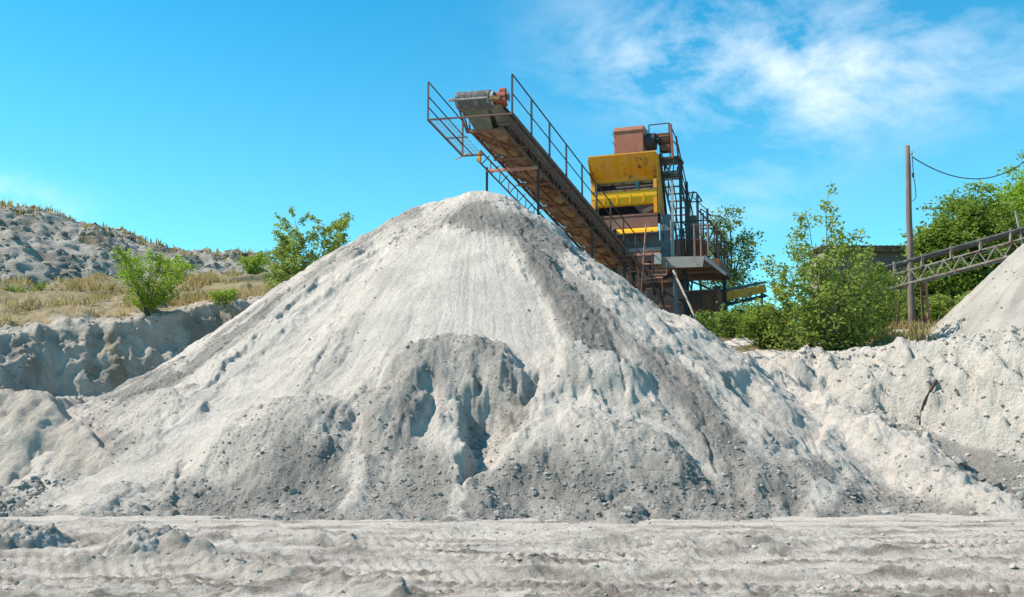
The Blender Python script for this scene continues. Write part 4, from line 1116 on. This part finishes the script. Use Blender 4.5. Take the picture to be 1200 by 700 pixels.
# side plates
mb = MB(); mb.prism([L(xl - .06, -.40, fz(186)), L(xl, -.06, fz(212)), L(xl, -.06, fz(258)), L(xl, 1.6, fz(258)), L(xl, 1.6, fz(186))], rx_ * -.04); mb.build('side_plate', M['yellow'], plant)
mb = MB(); mb.prism([L(xrt, -.42, fz(184)), L(xrt, -.06, fz(212)), L(xrt, -.06, fz(252)), L(xrt, 1.75, fz(252)), L(xrt, .35, fz(184))], rx_ * .04); mb.build('side_plate', M['yellow'], plant)
mb = MB(); mb.bar(L(xrt + .08, .33, fz(182)), L(xrt + .08, 1.85, fz(256)), .12, .09); mb.build('edge_beam', M['dark'], plant)
mb = MB(); mb.frame(L(xrt - .10, -.09, (fz(213) + fz(252)) / 2), rx_, ry_, (0, 0, 1), .16, .08, fz(213) - fz(252)); mb.build('corner_post', M['yellow'], plant)
mb = MB(); mb.frame(L(xl + .10, -.09, (fz(213) + fz(252)) / 2), rx_, ry_, (0, 0, 1), .16, .08, fz(213) - fz(252)); mb.build('corner_post', M['yellow'], plant)
# inside: dark back plate, cross tube, broken stones
mb = MB(); pbox(mb, xl + .03, xrt - .03, 1.2, 1.28, fz(258), fz(200)); mb.build('back_plate', M['dark'], plant)
mb = MB(); mb.tube([L(xl + .05, .7, fz(217)), L(xrt - .05, .7, fz(217))], .12, 10); mb.build('shaft', M['dark'], plant)
mb = MB(); pbox(mb, fx_(745), fx_(749), .18, .4, fz(226), fz(213)); mb.build('bracket', M['teal'], plant)
# middle beam
mb = MB(); mb.sheet([[L(x, y, z) for x in [xl + .02 + (xrt - xl - .04) * k / 5 for k in range(6)]] for (y, z) in ((.05, fz(222.5)), (-.16, fz(225)), (-.14, fz(232)), (-.02, fz(240)), (.1, fz(241)))], .03)
mbm = mb.build('crossbeam', M['yellow2'], plant)
for k in range(1, 5):
    x = xl + (xrt - xl) * k / 5; mb = MB(); pbox(mb, x - .03, x + .03, -.17, -.05, fz(239), fz(229)); mb.build('rib', M['yellow'], mbm)
mb = MB(); pbox(mb, xl + .03, xrt - .03, -.20, .0, fz(225.6), fz(223.4)); mb.build('ledge', M['tan'], mbm)
# lower opening floor with rubble caught in it
mb = MB(); pbox(mb, xl + .03, xrt - .03, .0, 1.18, fz(258), fz(255)); mb.build('deck', M['rust'], plant)
rg = random.Random(4)
for k in range(16):
    c = L(fx_(rg.uniform(712, 770)), rg.uniform(.05, .5), fz(254.5) + .04); s_ = rg.uniform(.05, .12)
    mb = MB()
    mb.add([c + Vector((v[0], v[1], v[2] * .7)) * s_ * rg.uniform(.8, 1.2) for v in ICO_V], [tuple(f) for f in ICO_F])
    mb.build('stone', M['stone'], plant)
mb = MB(); mb.prism([L(fx_(752), .1, fz(247)), L(fx_(764), .1, fz(242.5)), L(fx_(766), .1, fz(247)), L(fx_(755), .1, fz(251.5))], ry_ * .3); mb.bar(L(fx_(765), .1, fz(241)), L(fx_(773), .05, fz(246)), .1); mb.build('loose_plate', M['pipe'], plant)
# rusty apron below, yellow strip, recessed panel
mb = MB(); pbox(mb, xl + .02, xrt + .02, -.24, -.18, fz(270), fz(254)); pbox(mb, xl + .02, xrt + .02, -.27, -.16, fz(255.3), fz(253.2)); mb.build('apron', M['apron'], plant)
mb = MB(); mb.sheet([[L(fx_(702), y, z), L(fx_(738), y, z), L(xrt + .03, y, z)] for (y, z) in ((-.14, fz(269)), (-.46, fz(273)), (-.48, fz(276)))], .03); mb.build('drip_edge', M['yellow2'], plant)  # light on the tilted strip is put into its brighter yellow
mb = MB(); mb.prism([L(fx_(699), -.2, fz(276)), L(fx_(703), -.4, fz(270.5)), L(fx_(708), -.2, fz(276))], ry_ * .4); mb.build('end_hook', M['yellow2'], plant)
mb = MB(); pbox(mb, fx_(704), xrt, .12, .2, fz(293), fz(272)); mb.build('recessed_panel', M['darkgrey'], plant)
# red engine box
mb = MB(); x0, x1 = fx_(719.5), fx_(754)
mb.prism([L(x0, .35, fz(181.5)), L(x0, .35, fz(151)), L(x0, .45, fz(145.5)), L(x0, 1.6, fz(143.5)), L(x0, 1.75, fz(150)), L(x0, 1.75, fz(181.5))], rx_ * (x1 - x0))
eb = mb.build('engine_box', M['redbox'], plant, .03)
mb = MB(); pbox(mb, x0 - .03, x1 + .03, .31, .36, fz(152.2), fz(150.6)); mb.build('seam', M['rust'], eb)
mb = MB(); pbox(mb, x0 - .02, x1 + .02, .33, .40, fz(181.8), fz(180)); mb.build('seam', M['rust'], eb)
for zh in (154, 164):
    mb = MB(); mb.bar(L(x0 - .06, .34, fz(zh)), L(x0 - .02, .34, fz(zh)), .06); mb.build('hinge', M['dark'], eb)
mb = MB()
for x in (fx_(724), fx_(737), fx_(750)): pbox(mb, x - .08, x + .08, .4, 1.5, fz(184), fz(181.6))
mb.build('box_mount', M['yellow'], plant)
# motors and pulleys right of the box
mb = MB(); mb.tube([L(fx_(756), .9, fz(163)), L(fx_(766), .9, fz(163))], .42, 16); mb.tube([L(fx_(764), .9, fz(163)), L(fx_(772), .9, fz(163))], .12, 8); mb.build('flywheel', M['dark'], plant, smooth=False)
mb = MB(); mb.tube([L(fx_(768), 1.2, fz(160)), L(fx_(783), 1.2, fz(160))], .27, 12); pbox(mb, fx_(770), fx_(782), .95, 1.5, fz(174), fz(167)); pbox(mb, fx_(766), fx_(780), 1.0, 1.2, fz(157), fz(153)); mb.build('motor', M['rust'], plant)
mb = MB(); pbox(mb, fx_(758), fx_(794), .7, 1.9, fz(186), fz(183.5)); mb.bar(L(fx_(772), .8, fz(184)), L(fx_(781), .8, fz(200)), .09); mb.bar(L(fx_(786), .8, fz(184)), L(fx_(779), .8, fz(203)), .08); pbox(mb, fx_(774), fx_(790), .8, 1.2, fz(206), fz(202)); mb.build('motor_bracket', M['dark'], plant)
mb = MB()
for (a, b) in (((759, 144), (782, 144)), ((759, 144), (759, 156)), ((782, 144), (783, 186)), ((782, 160), (790, 170)), ((783, 144), (792, 168))): mb.bar(L(fx_(a[0]), .75, fz(a[1])), L(fx_(b[0]), .75, fz(b[1])), .045)
mb.build('top_guard', M['dark'], plant)
mb = MB(); mb.bar(L(fx_(784.5), .7, fz(146)), L(fx_(786), .7, fz(186)), .16, .10, rx_); mb.bar(L(fx_(790), .8, fz(160)), L(fx_(792), .8, fz(186)), .08); mb.build('guard_column', M['motor'], plant)
# side gallery with stair going down to the back
GXo = fx_(789) - 1.0
gal = MB()
def ST(s, h, o=0.0):   # along the stair: s 0..1
    return L(GXo + .25 + o, .9 + 6.2 * s, fz(196) - 3.7 * s + h)
gal.bar(ST(0, 0), ST(1, 0), .07, .16); gal.bar(ST(0, 0, .8), ST(1, 0, .8), .07, .16)
gal.build('stair_stringer', M['bluesteel'], plant)
for k in range(14):
    mb = MB(); s_ = (k + .5) / 14; mb.bar(ST(s_, .02), ST(s_, .02, .8), .24, .03); mb.build('tread', M['greysteel'], plant)
mb = MB(); mb.tube([ST(0, 1.15, .85), ST(1, 1.15, .85)], .03, 6); mb.tube([ST(0, .62, .85), ST(1, .62, .85)], .022, 6); mb.tube([ST(0, 1.15, -.02), ST(1, 1.15, -.02)], .03, 6)
sr = mb.build('handrail', M['dark'], plant)
for k in range(7):
    for o_ in (.85, -.02):
        mb = MB(); mb.bar(ST(k / 6, -.1, o_), ST(k / 6, 1.15, o_), .05); mb.build('post', M['dark'], sr)
# gallery uprights down to the platform
for i, (pxx, yy) in enumerate(((795, .4), (797, 1.8), (806, 2.6), (814, 3.6))):
    mb = MB(); mb.bar(L(fx_(pxx), yy, fz(196 + 12 * i)), L(fx_(pxx), yy, fz(309)), .11, .11); mb.build('upright', M['dark'] if i < 2 else M['bluesteel'], plant)
mb = MB(); pbox(mb, xrt + .05, xrt + .55, .1, .9, fz(306), fz(254)); mb.build('side_column', M['bluesteel'], plant, .02)
mb = MB(); pbox(mb, xrt + .62, xrt + .72, .0, .1, fz(306), fz(215)); pbox(mb, xrt + .56, xrt + .62, -.06, .04, fz(306), fz(262)); mb.build('cable_tray', M['greysteel'], plant)
mb = MB(); pbox(mb, fx_(796), fx_(808), 1.5, 2.3, fz(290), fz(250)); pbox(mb, fx_(795), fx_(809), 1.45, 1.5, fz(268), fz(266)); mb.build('cabinet', M['darkgrey'], plant, .02)
mb = MB(); pbox(mb, fx_(798), fx_(818), 1.2, 2.4, fz(303), fz(280)); mb.build('lower_cabinet', M['rust'], plant, .02)
for pxx in (811, 818, 826):
    mb = MB(); mb.bar(L(fx_(pxx), -.1, fz(306)), L(fx_(pxx), -.1, fz(268)), .07); mb.build('rail_post', M['pipe'], plant)
mb = MB(); mb.tube([L(fx_(808), -.1, fz(270)), L(fx_(834), -.1, fz(272)), L(fx_(836), 3.4, fz(276))], .03, 6); mb.tube([L(fx_(808), -.1, fz(286)), L(fx_(834), -.1, fz(288)), L(fx_(836), 3.4, fz(290))], .025, 6); mb.build('platform_rail', M['rail'], plant)
for yy in (0.0, 1.2, 2.4, 3.4):
    mb = MB(); mb.bar(L(fx_(836), yy, fz(318)), L(fx_(836), yy, fz(274)), .06); mb.build('rail_post', M['rail'], plant)
for k, (a, b) in enumerate((((793, 210), (806, 250)), ((806, 222), (795, 262)), ((800, 255), (828, 300)), ((826, 262), (806, 300)))):
    mb = MB(); mb.bar(L(fx_(a[0]), .9 + .5 * k, fz(a[1])), L(fx_(b[0]), 1.0 + .5 * k, fz(b[1])), .06); mb.build('gallery_brace', M['rust'] if k % 2 else M['dark'], plant)
for k, (pxx, z0_, z1_) in enumerate(((803, 306, 238), (822, 306, 262), (829, 308, 268), (792, 306, 228))):
    mb = MB(); mb.bar(L(fx_(pxx), .5 + .7 * k, fz(z0_)), L(fx_(pxx), .5 + .7 * k, fz(z1_)), .08); mb.build('upright', M['rust'] if k % 2 else M['dark'], plant)
mb = MB()
for (xa, xb, zz) in ((796, 826, 262), (793, 812, 229)):
    mb = MB(); mb.bar(L(fx_(xa), .5, fz(zz)), L(fx_(xb), .5, fz(zz)), .05); mb.bar(L(fx_(xa), 2.4, fz(zz)), L(fx_(xb), 2.4, fz(zz)), .05); mb.bar(L(fx_(xb), .5, fz(zz)), L(fx_(xb), 2.4, fz(zz)), .05); mb.bar(L(fx_(xa), .5, fz(zz)), L(fx_(xa), 2.4, fz(zz)), .05); mb.build('gallery_frame', M['dark'], plant)

mb = MB(); mb.tube([L(fx_(776), -.3, fz(250)), L(fx_(779), -.34, fz(268)), L(fx_(777), -.34, fz(285)), L(fx_(783), -.36, fz(304))], .025, 6); mb.tube([L(fx_(789), .3, fz(190)), L(fx_(787), .2, fz(215)), L(fx_(791), .2, fz(240)), L(fx_(789), .1, fz(300))], .03, 6); mb.build('cable_run', M['dark'], plant)
for k in range(5):
    x = fx_(706 + k * 15); mb = MB(); mb.bar(L(x, -.22, fz(300)), L(x + .25, -.1, fz(334)), .06); mb.build('strut', M['pipe'] if k % 2 else M['rust'], plant)
for yy, zz in ((-.42, 320), (-.42, 333)):
    mb = MB(); mb.bar(L(fx_(712), yy, fz(zz)), L(fx_(784), yy, fz(zz + 1)), .07); mb.build('rail_bar', M['rust'], plant)
rt = random.Random(12)
for k in range(30):
    xa, za = rt.uniform(700, 836), rt.uniform(296, 366); ya = rt.uniform(-.4, 2.6)
    kind = rt.choice((0, 0, 1, 1, 2, 2, 2))
    xb, zb2 = (xa + rt.uniform(-3, 3), za + rt.uniform(25, 60)) if kind == 0 else (xa + rt.uniform(25, 60), za + rt.uniform(-2, 4)) if kind == 1 else (xa + rt.uniform(-35, 35), za + rt.uniform(20, 40))
    mb = MB(); mb.bar(L(fx_(xa), ya, fz(za)), L(fx_(min(xb, 838)), ya + rt.uniform(-.2, .4), max(fz(zb2), MO.z - .3)), rt.choice((.05, .07, .09))); mb.build('strut', M[rt.choice(('rust', 'dark', 'rail', 'pipe', 'rust', 'rail'))], plant)
for k in range(16):
    xa, za = rt.uniform(786, 830), rt.uniform(205, 290); za = max(za, 196 + (xa - 786) * 1.7); ya = rt.uniform(.2, 3.2)
    xb, zb2 = (xa + rt.uniform(-2, 2), za + rt.uniform(20, 45)) if k % 2 else (xa + rt.uniform(8, 24), za + rt.uniform(4, 26))
    mb = MB(); mb.bar(L(fx_(xa), ya, fz(za)), L(fx_(min(xb, 836)), ya, fz(min(zb2, 306))), rt.choice((.04, .05, .07))); mb.build('gallery_brace', M[rt.choice(('rust', 'dark', 'dark', 'rail'))], plant)
# platform slab: pale front fascia, dark underside
mb = MB(); mb.prism([L(fx_(772), -.35, fz(318)), L(fx_(772), -.35, fz(305)), L(fx_(822), -.35, fz(307)), L(fx_(820), -.35, fz(319))], ry_ * .08); mb.build('platform_fascia', M['fascia'], plant)
mb = MB(); mb.prism([L(fx_(772), -.26, fz(318)), L(fx_(772), -.26, fz(309)), L(fx_(838), -.26, fz(310)), L(fx_(838), -.26, fz(319))], ry_ * 4.2); mb.build('platform', M['rust'], plant)
mb = MB(); mb.sheet([[L(fx_(822), y, fz(306)), L(fx_(843), y, fz(326))] for y in (-.36, -.1)], .05); mb.bar(L(fx_(822), -.3, fz(309)), L(fx_(845), -.3, fz(329)), .2, .14); mb.build('platform_wing', M['bluesteel'], plant)
# tower: legs, girders, pipes, pipe ladder
zb_ = MO.z - .5
for (pxx, yy) in ((703, .3), (741, .1), (788, .1), (798, .3), (704, 3.6), (788, 3.6), (832, 3.4)):
    mb = MB(); mb.bar(L(fx_(pxx), yy, zb_), L(fx_(pxx), yy, fz(292) if pxx < 780 else fz(318)), .17, .17); mb.build('tower_leg', M['dark'] if pxx != 788 else M['bluesteel'], plant)
mb = MB(); pbox(mb, fx_(704), xrt + .1, -.15, .1, fz(297), fz(292.5)); mb.build('girder', M['greysteel'], plant)
mb = MB(); pbox(mb, fx_(700), xrt + .1, -.30, -.18, fz(302), fz(299)); mb.build('girder', M['pipe'], plant)
mb = MB(); pbox(mb, fx_(704), fx_(778), -.05, .12, fz(313), fz(311)); pbox(mb, fx_(704), fx_(790), .9, 1.1, fz(336), fz(330)); mb.build('girder', M['rust'], plant)
mb = MB(); pbox(mb, fx_(694), fx_(790), 3.4, 3.6, fz(360), fz(268)); mb.build('rear_panel', M['dark'], plant)
for (a, b, w) in (((710, 254), (710, 305), .12), ((723.5, 271), (723.5, 335), .16), ((734, 288), (734, 335), .12)):
    mb = MB(); mb.bar(L(fx_(a[0]), -.5, fz(a[1])), L(fx_(b[0]), -.5, fz(b[1])), w); mb.build('front_post', M['dark'], plant)
mb = MB(); mb.tube([L(fx_(760), -.6, fz(268)), L(fx_(753), -.6, fz(345))], .035, 6); mb.tube([L(fx_(750), -.55, fz(312)), L(fx_(750), -.55, fz(350))], .03, 6); mb.build('leaning_pipe', M['pipe'], plant)
mb = MB()
for pts in (((758, 298), (766, 298), (764, 326), (781, 326), (781, 312)), ((750, 330), (776, 329), (776, 345)), ((764, 341), (758, 341), (758, 356)), ((753, 313), (770, 313))):
    mb.tube([L(fx_(a), -.45, fz(b)) for a, b in pts], .035, 6)
mb.build('pipework', M['pipe'], plant)
mb = MB()
for (a, b) in (((703, 300), (741, 340)), ((741, 345), (788, 320)), ((741, 318), (788, 352)), ((800, 330), (832, 345)), ((798, 352), (836, 340)), ((806, 330), (800, 372)), ((815, 335), (815, 372))): mb.bar(L(fx_(a[0]), .4, fz(a[1])), L(fx_(b[0]), .4, fz(b[1])), .08)
mb.build('bracing', M['dark'], plant)
mb = MB(); pbox(mb, fx_(768), fx_(776), -.55, -.35, fz(314), fz(302)); mb.build('junction_box', M['greysteel'], plant, .02)
mb = MB(); pbox(mb, fx_(792), fx_(830), 1.6, 3.2, fz(362), fz(338)); mb.build('feed_hopper', M['rust'], plant, .03)

# yellow side conveyor leaving to the right below the platform
p0, p1 = at(800, 358, 48), at(897, 338, 49.5)
sc = empty('side_conveyor', Vector((p1.x, p1.y, gz_bank(p1.x, p1.y))), 'yellow conveyor beam leaving the machine to the right, above the low shrubs', 'conveyor')
dvv = (p1 - p0).normalized()
mb = MB(); mb.bar(p0.lerp(p1, .25), p1, .12, .42); mb.build('side_beam', M['yellow'], sc)
mb = MB(); mb.bar(p0 + Vector((0, .5, .32)), p1 + Vector((0, .5, .32)), 1.0, .05); mb.bar(p0.lerp(p1, .45) + Vector((0, -.1, .34)), p1 + Vector((0, -.1, .30)), .08, .12); mb.build('belt', M['rubber'], sc)
mb = MB(); mb.bar(p0 + Vector((0, 0, -.45)), p1 + Vector((0, 0, -.38)), .08, .16)
for k in range(6):
    a = p0.lerp(p1, k / 6 + .05); mb.bar(a, a + Vector((0, 0, -.5)), .06); mb.bar(a + Vector((0, 0, .0)), p0.lerp(p1, k / 6 + .2) + Vector((0, 0, -.45)), .05)
mb.build('truss', M['dark'], sc)
for t_ in (.45, .95):
    a = p0.lerp(p1, t_); mb = MB(); mb.bar(a, Vector((a.x, a.y, gz_bank(a.x, a.y) - .3)), .1); mb.build('support_leg', M['dark'], sc)

# pale pole leaning against the platform
a, b = at(789, 317, 45.2), at(828, 392, 43.6)
b.z = min(b.z, gz_bank(b.x, b.y) + .0)
mb = MB(); mb.tube([a, a.lerp(b, .5) + Vector((.02, 0, .03)), b - Vector((0, 0, .1))], .055, 7, .045)
o = mb.build('leaning_pole', M['stick'], None); tag(o, 'pale thin pole leaning against the machine platform, down to the heap flank', 'pole')

# ------------------------------------------------------------------ wooden pole, cable, truss conveyor, shed, stake
YP = 43.0
b = at(1069, 398, YP); t = at(1063.5, 171, YP)
up_ = empty('utility_pole', Vector((b.x, b.y, gz_bank(b.x, b.y))), 'weathered wooden utility pole standing behind the truss conveyor', 'pole')
mb = MB(); P = [Vector((b.x, b.y, gz_bank(b.x, b.y) - .3)).lerp(t, k / 8) + Vector((.012 * math.sin(k * 2.1), 0, 0)) for k in range(9)]
mb.tube(P, .17, 10, .105); mb.build('post', M['pole'], up_, smooth=True)
mb = MB(); q = at(1068.5, 182, YP - .1); mb.tube([q, q + Vector((0, 0, .18))], .05, 8); mb.bar(q + Vector((-.16, 0, .04)), q + Vector((.02, 0, .04)), .03); ins = mb.build('insulator', M['greysteel'], up_)
mb = MB(); pts = [at(1069, 184, YP - .1), at(1070.5, 205, YP - .1), at(1073, 222, YP - .1), at(1073.5, 232, YP - .1), at(1069.5, 236, YP - .1)]; mb.tube(pts, .018, 5)
mb.bar(at(1070, 203, YP - .1), at(1070, 208, YP - .1), .07); mb.build('drop_wire', M['dark'], up_)
e = at(1200, 190, 50); s0 = at(1069, 184, YP - .1); pts = []
for k in range(25):
    t_ = k / 24; p = s0.lerp(e, t_); sag = 4 * t_ * (1 - t_) * .95; pts.append(p - Vector((0, 0, sag)))
mb = MB(); mb.tube(pts, .026, 5); o = mb.build('power_cable', M['dark'], None); tag(o, 'black sagging cable strung from the wooden pole to the trees', 'cable')

YT0, YT1 = 44.5, 40.0
def TR(px, py): return at(px, py, YT0 + (YT1 - YT0) * (px - 985) / (1230 - 985))
t0, t1 = TR(985, 331), TR(1235, 257)
trc = empty('truss_conveyor', Vector((t0.x, t0.y, gz_bank(t0.x, t0.y))), 'long pale steel truss conveyor with dark belt climbing to the right edge', 'conveyor')
def line(pa, pb, k): return pa.lerp(pb, k)
uA, uB = TR(985, 339), TR(1240, 268); lA, lB = TR(985, 353), TR(1240, 285)
bk = Vector((.35, 1.0, 0)).normalized() * .9
mb = MB()
for off in (Vector((0, 0, 0)), bk):
    mb.bar(uA + off, uB + off, .055, .055); mb.bar(lA + off, lB + off, .07, .075)
mb.build('chord', M['truss'], trc)
mb = MB(); n_ = 13
for off in (Vector((0, 0, 0)), bk):
    for k in range(n_):
        a = k / n_; m_ = (k + .5) / n_; c = (k + 1) / n_
        mb.bar(line(lA, lB, a) + off, line(uA, uB, m_) + off, .042); mb.bar(line(uA, uB, m_) + off, line(lA, lB, c) + off, .036)
for k in range(n_): mb.bar(line(lA, lB, k / n_), line(lA, lB, k / n_) + bk, .05)
mb.build('lattice', M['truss'], trc)
mb = MB(); bA, bB = TR(985, 328), TR(1240, 256)
mb.bar(bA + bk * .5, bB + bk * .5, 1.0, .05); mb.bar(bA, bB, .05, .13); mb.bar(bA + bk, bB + bk, .05, .13); mb.build('belt', M['rubber'], trc)
for k in range(1, 8):
    mb = MB(); mb.bar(line(uA, uB, k / 7.5), line(bA, bB, k / 7.5) + Vector((0, 0, .12)), .09, .12); mb.build('idler_bracket', M['truss'], trc)
mb = MB(); a = TR(1190, 247); mb.bar(a, TR(1199, 290), .07); mb.build('upright', M['truss'], trc)
for i, (pxx, pyy) in enumerate(((1079, 330), (1086, 320), (1056, 335))):
    a = TR(pxx, pyy) + bk * (.0 if i != 1 else 1); mb = MB(); mb.bar(a, Vector((a.x + (-.35 if i == 2 else .02), a.y, gz_bank(a.x, a.y) - .2)), .09 if i < 2 else .06); mb.build('support_leg', M['pipe'] if i == 1 else M['rail'], trc)
mb = MB(); a, b = TR(1059, 392), TR(1085, 402); mb.bar(TR(1074, 372), TR(1087, 385), .04); mb.build('leg_brace', M['rail'], trc)

# low shed behind the shrubs
s0, s1 = at(958, 300, 58), at(1092, 300, 58)
shd = empty('site_shed', Vector(((s0.x + s1.x) / 2, 58, gz_bank((s0.x + s1.x) / 2, 58))), 'low shed with a flat dusty roof behind the shrubs and the wooden pole', 'shed')
zt_, zr_ = zat(297, 58), zat(290, 58)
mb = MB()
n_ = 40
rows = [[Vector((s0.x + (s1.x - s0.x) * k / n_, y, zr_ + (.03 if k % 2 else 0) - (.12 if y > 59 else 0) + (y - 58) * .05)) for k in range(n_ + 1)] for y in (57.4, 59, 61.5)]
mb.sheet(rows, .04); mb.build('roof', M['roof'], shd)
mb = MB(); mb.bar((s0.x, 57.38, zr_ - .22), (s1.x, 57.38, zr_ - .22), .06, .3); mb.build('fascia', M['tan'], shd)
mb = MB(); zg = gz_bank(15, 58) - .3
mb.frame(((s0.x + s1.x) / 2, 59.4, (zg + zr_ - .3) / 2), (1, 0, 0), (0, 1, 0), (0, 0, 1), s1.x - s0.x - .6, 3.4, zr_ - .3 - zg); mb.build('wall', M['wall'], shd)

a = at(1125.5, 375, 34.5); zg = gz_bank(a.x, a.y)
mb = MB(); mb.tube([Vector((a.x, a.y, zat(418, 34.5) - .2)), Vector((a.x + .02, a.y, zat(376, 34.5)))], .02, 6)
o = mb.build('marker_stake', M['stick'], None); tag(o, 'thin upright stake at the foot of the right hand heap', 'stake')
# dead root hanging on the right bank
P = []
for (pxx, pyy) in ((1097, 446), (1090, 458), (1083, 470), (1079, 484), (1077, 498)):
    best = None
    for Yk in np.arange(25, 36, .04):
        p = at(pxx, pyy, float(Yk))
        if gz_bank(p.x, p.y) >= p.z: best = p; break
    if best is None: best = at(pxx, pyy, 30)
    P.append(best - Vector((0, .02, 0)))
mb = MB(); mb.tube(P, .05, 6, .03); o = mb.build('dead_root', M['stick_dark'], None); tag(o, 'dark dead root hanging down the chalky bank at the right', 'root')

# ------------------------------------------------------------------ light, sky, camera
SUN_EL, SAZ = R(47), math.atan2(-.98, -.02)
sunv = Vector((math.sin(SAZ) * math.cos(SUN_EL), math.cos(SAZ) * math.cos(SUN_EL), math.sin(SUN_EL)))
ld = bpy.data.lights.new('sun', 'SUN'); ld.energy = 5.0; ld.angle = R(.5); ld.color = (1, .90, .78)
lo = bpy.data.objects.new('sun', ld); COL.objects.link(lo); lo.location = (-30, -10, 40)
lo.rotation_euler = (-sunv).to_track_quat('-Z', 'Y').to_euler()

w = bpy.data.worlds.new('World'); S.world = w; w.use_nodes = True
nt = w.node_tree; nt.nodes.clear()
wo = N(nt, 'ShaderNodeOutputWorld'); bg = N(nt, 'ShaderNodeBackground')
sky = N(nt, 'ShaderNodeTexSky'); sky.sky_type = 'NISHITA'; sky.sun_disc = False
sky.sun_elevation = SUN_EL; sky.sun_rotation = SAZ % (2 * math.pi); sky.air_density = 1.0; sky.dust_density = .3; sky.ozone_density = 2.0
# thin cirrus high in the west, laid out on a flat cloud sheet
tc = N(nt, 'ShaderNodeTexCoord'); sep = N(nt, 'ShaderNodeSeparateXYZ'); nt.links.new(tc.outputs['Generated'], sep.inputs[0])
tintc = ramp(nt, math_(nt, 'DIVIDE', sep.outputs[2], .6), [(.10, (.90, 1.80, 1.60)), (.75, (.16, 1.32, 1.52))])
col = mixc(nt, 1.0, sky.outputs[0], tintc, 'MULTIPLY')
zc = math_(nt, 'MAXIMUM', sep.outputs[2], .04)
cx = math_(nt, 'DIVIDE', sep.outputs[0], zc); cy = math_(nt, 'DIVIDE', sep.outputs[1], zc)
cmb = N(nt, 'ShaderNodeCombineXYZ'); nt.links.new(cx, cmb.inputs[0]); nt.links.new(cy, cmb.inputs[1])
mp = N(nt, 'ShaderNodeMapping'); mp.inputs['Rotation'].default_value = (0, R(24), 0); mp.inputs['Scale'].default_value = (2.2, 2.2, 4.0)
nt.links.new(tc.outputs['Generated'], mp.inputs[0])
wsp = N(nt, 'ShaderNodeTexNoise'); wsp.inputs['Scale'].default_value = 3.0; wsp.inputs['Detail'].default_value = 10; wsp.inputs['Roughness'].default_value = .62; wsp.inputs['Distortion'].default_value = .25
nt.links.new(mp.outputs[0], wsp.inputs['Vector'])
big = N(nt, 'ShaderNodeTexNoise'); big.inputs['Scale'].default_value = .9; big.inputs['Detail'].default_value = 3; nt.links.new(cmb.outputs[0], big.inputs['Vector'])
def lobe(x0, y0, sx, sy):
    a = math_(nt, 'DIVIDE', math_(nt, 'SUBTRACT', cx, x0), sx); b_ = math_(nt, 'DIVIDE', math_(nt, 'SUBTRACT', cy, y0), sy)
    r2 = math_(nt, 'ADD', math_(nt, 'MULTIPLY', a, a), math_(nt, 'MULTIPLY', b_, b_))
    return math_(nt, 'POWER', 2.718, math_(nt, 'MULTIPLY', r2, -1.0))
msk = lobe(.95, 2.75, .50, .60)
msk = math_(nt, 'ADD', msk, math_(nt, 'MULTIPLY', lobe(.40, 2.5, .28, .35), .75), True)
msk = math_(nt, 'ADD', msk, math_(nt, 'MULTIPLY', lobe(.9, 4.2, .45, .6), .45), True)
msk = math_(nt, 'ADD', msk, math_(nt, 'MULTIPLY', lobe(-2.1, 4.0, .25, .5), .6), True)
dens = math_(nt, 'MULTIPLY', math_(nt, 'SUBTRACT', math_(nt, 'ADD', wsp.outputs['Fac'], math_(nt, 'MULTIPLY', math_(nt, 'SUBTRACT', big.outputs['Fac'], .5), .35)), .42), 3.4, True)
dens = math_(nt, 'MULTIPLY', math_(nt, 'MULTIPLY', dens, msk), .95, True)
col = mixc(nt, dens, col, (8.6, 9.2, 9.6))
nt.links.new(col, bg.inputs[0]); bg.inputs[1].default_value = .08
nt.links.new(bg.outputs[0], wo.inputs[0])

cd = bpy.data.cameras.new('camera'); cam = bpy.data.objects.new('camera', cd); COL.objects.link(cam)
cam.location = (0, 0, CAMZ); cam.rotation_euler = (R(90) + PITCH, 0, 0)
cd.sensor_width = 36; cd.lens = 36 * F / 1200; cd.clip_start = .1; cd.clip_end = 8000
S.camera = cam
S.view_settings.view_transform = 'Standard'; S.view_settings.look = 'None'
S.view_settings.exposure = 0.8; S.view_settings.gamma = 1; S.view_settings.use_curve_mapping = False
S.cycles.max_bounces = 6; S.cycles.diffuse_bounces = 3; S.cycles.transparent_max_bounces = 8
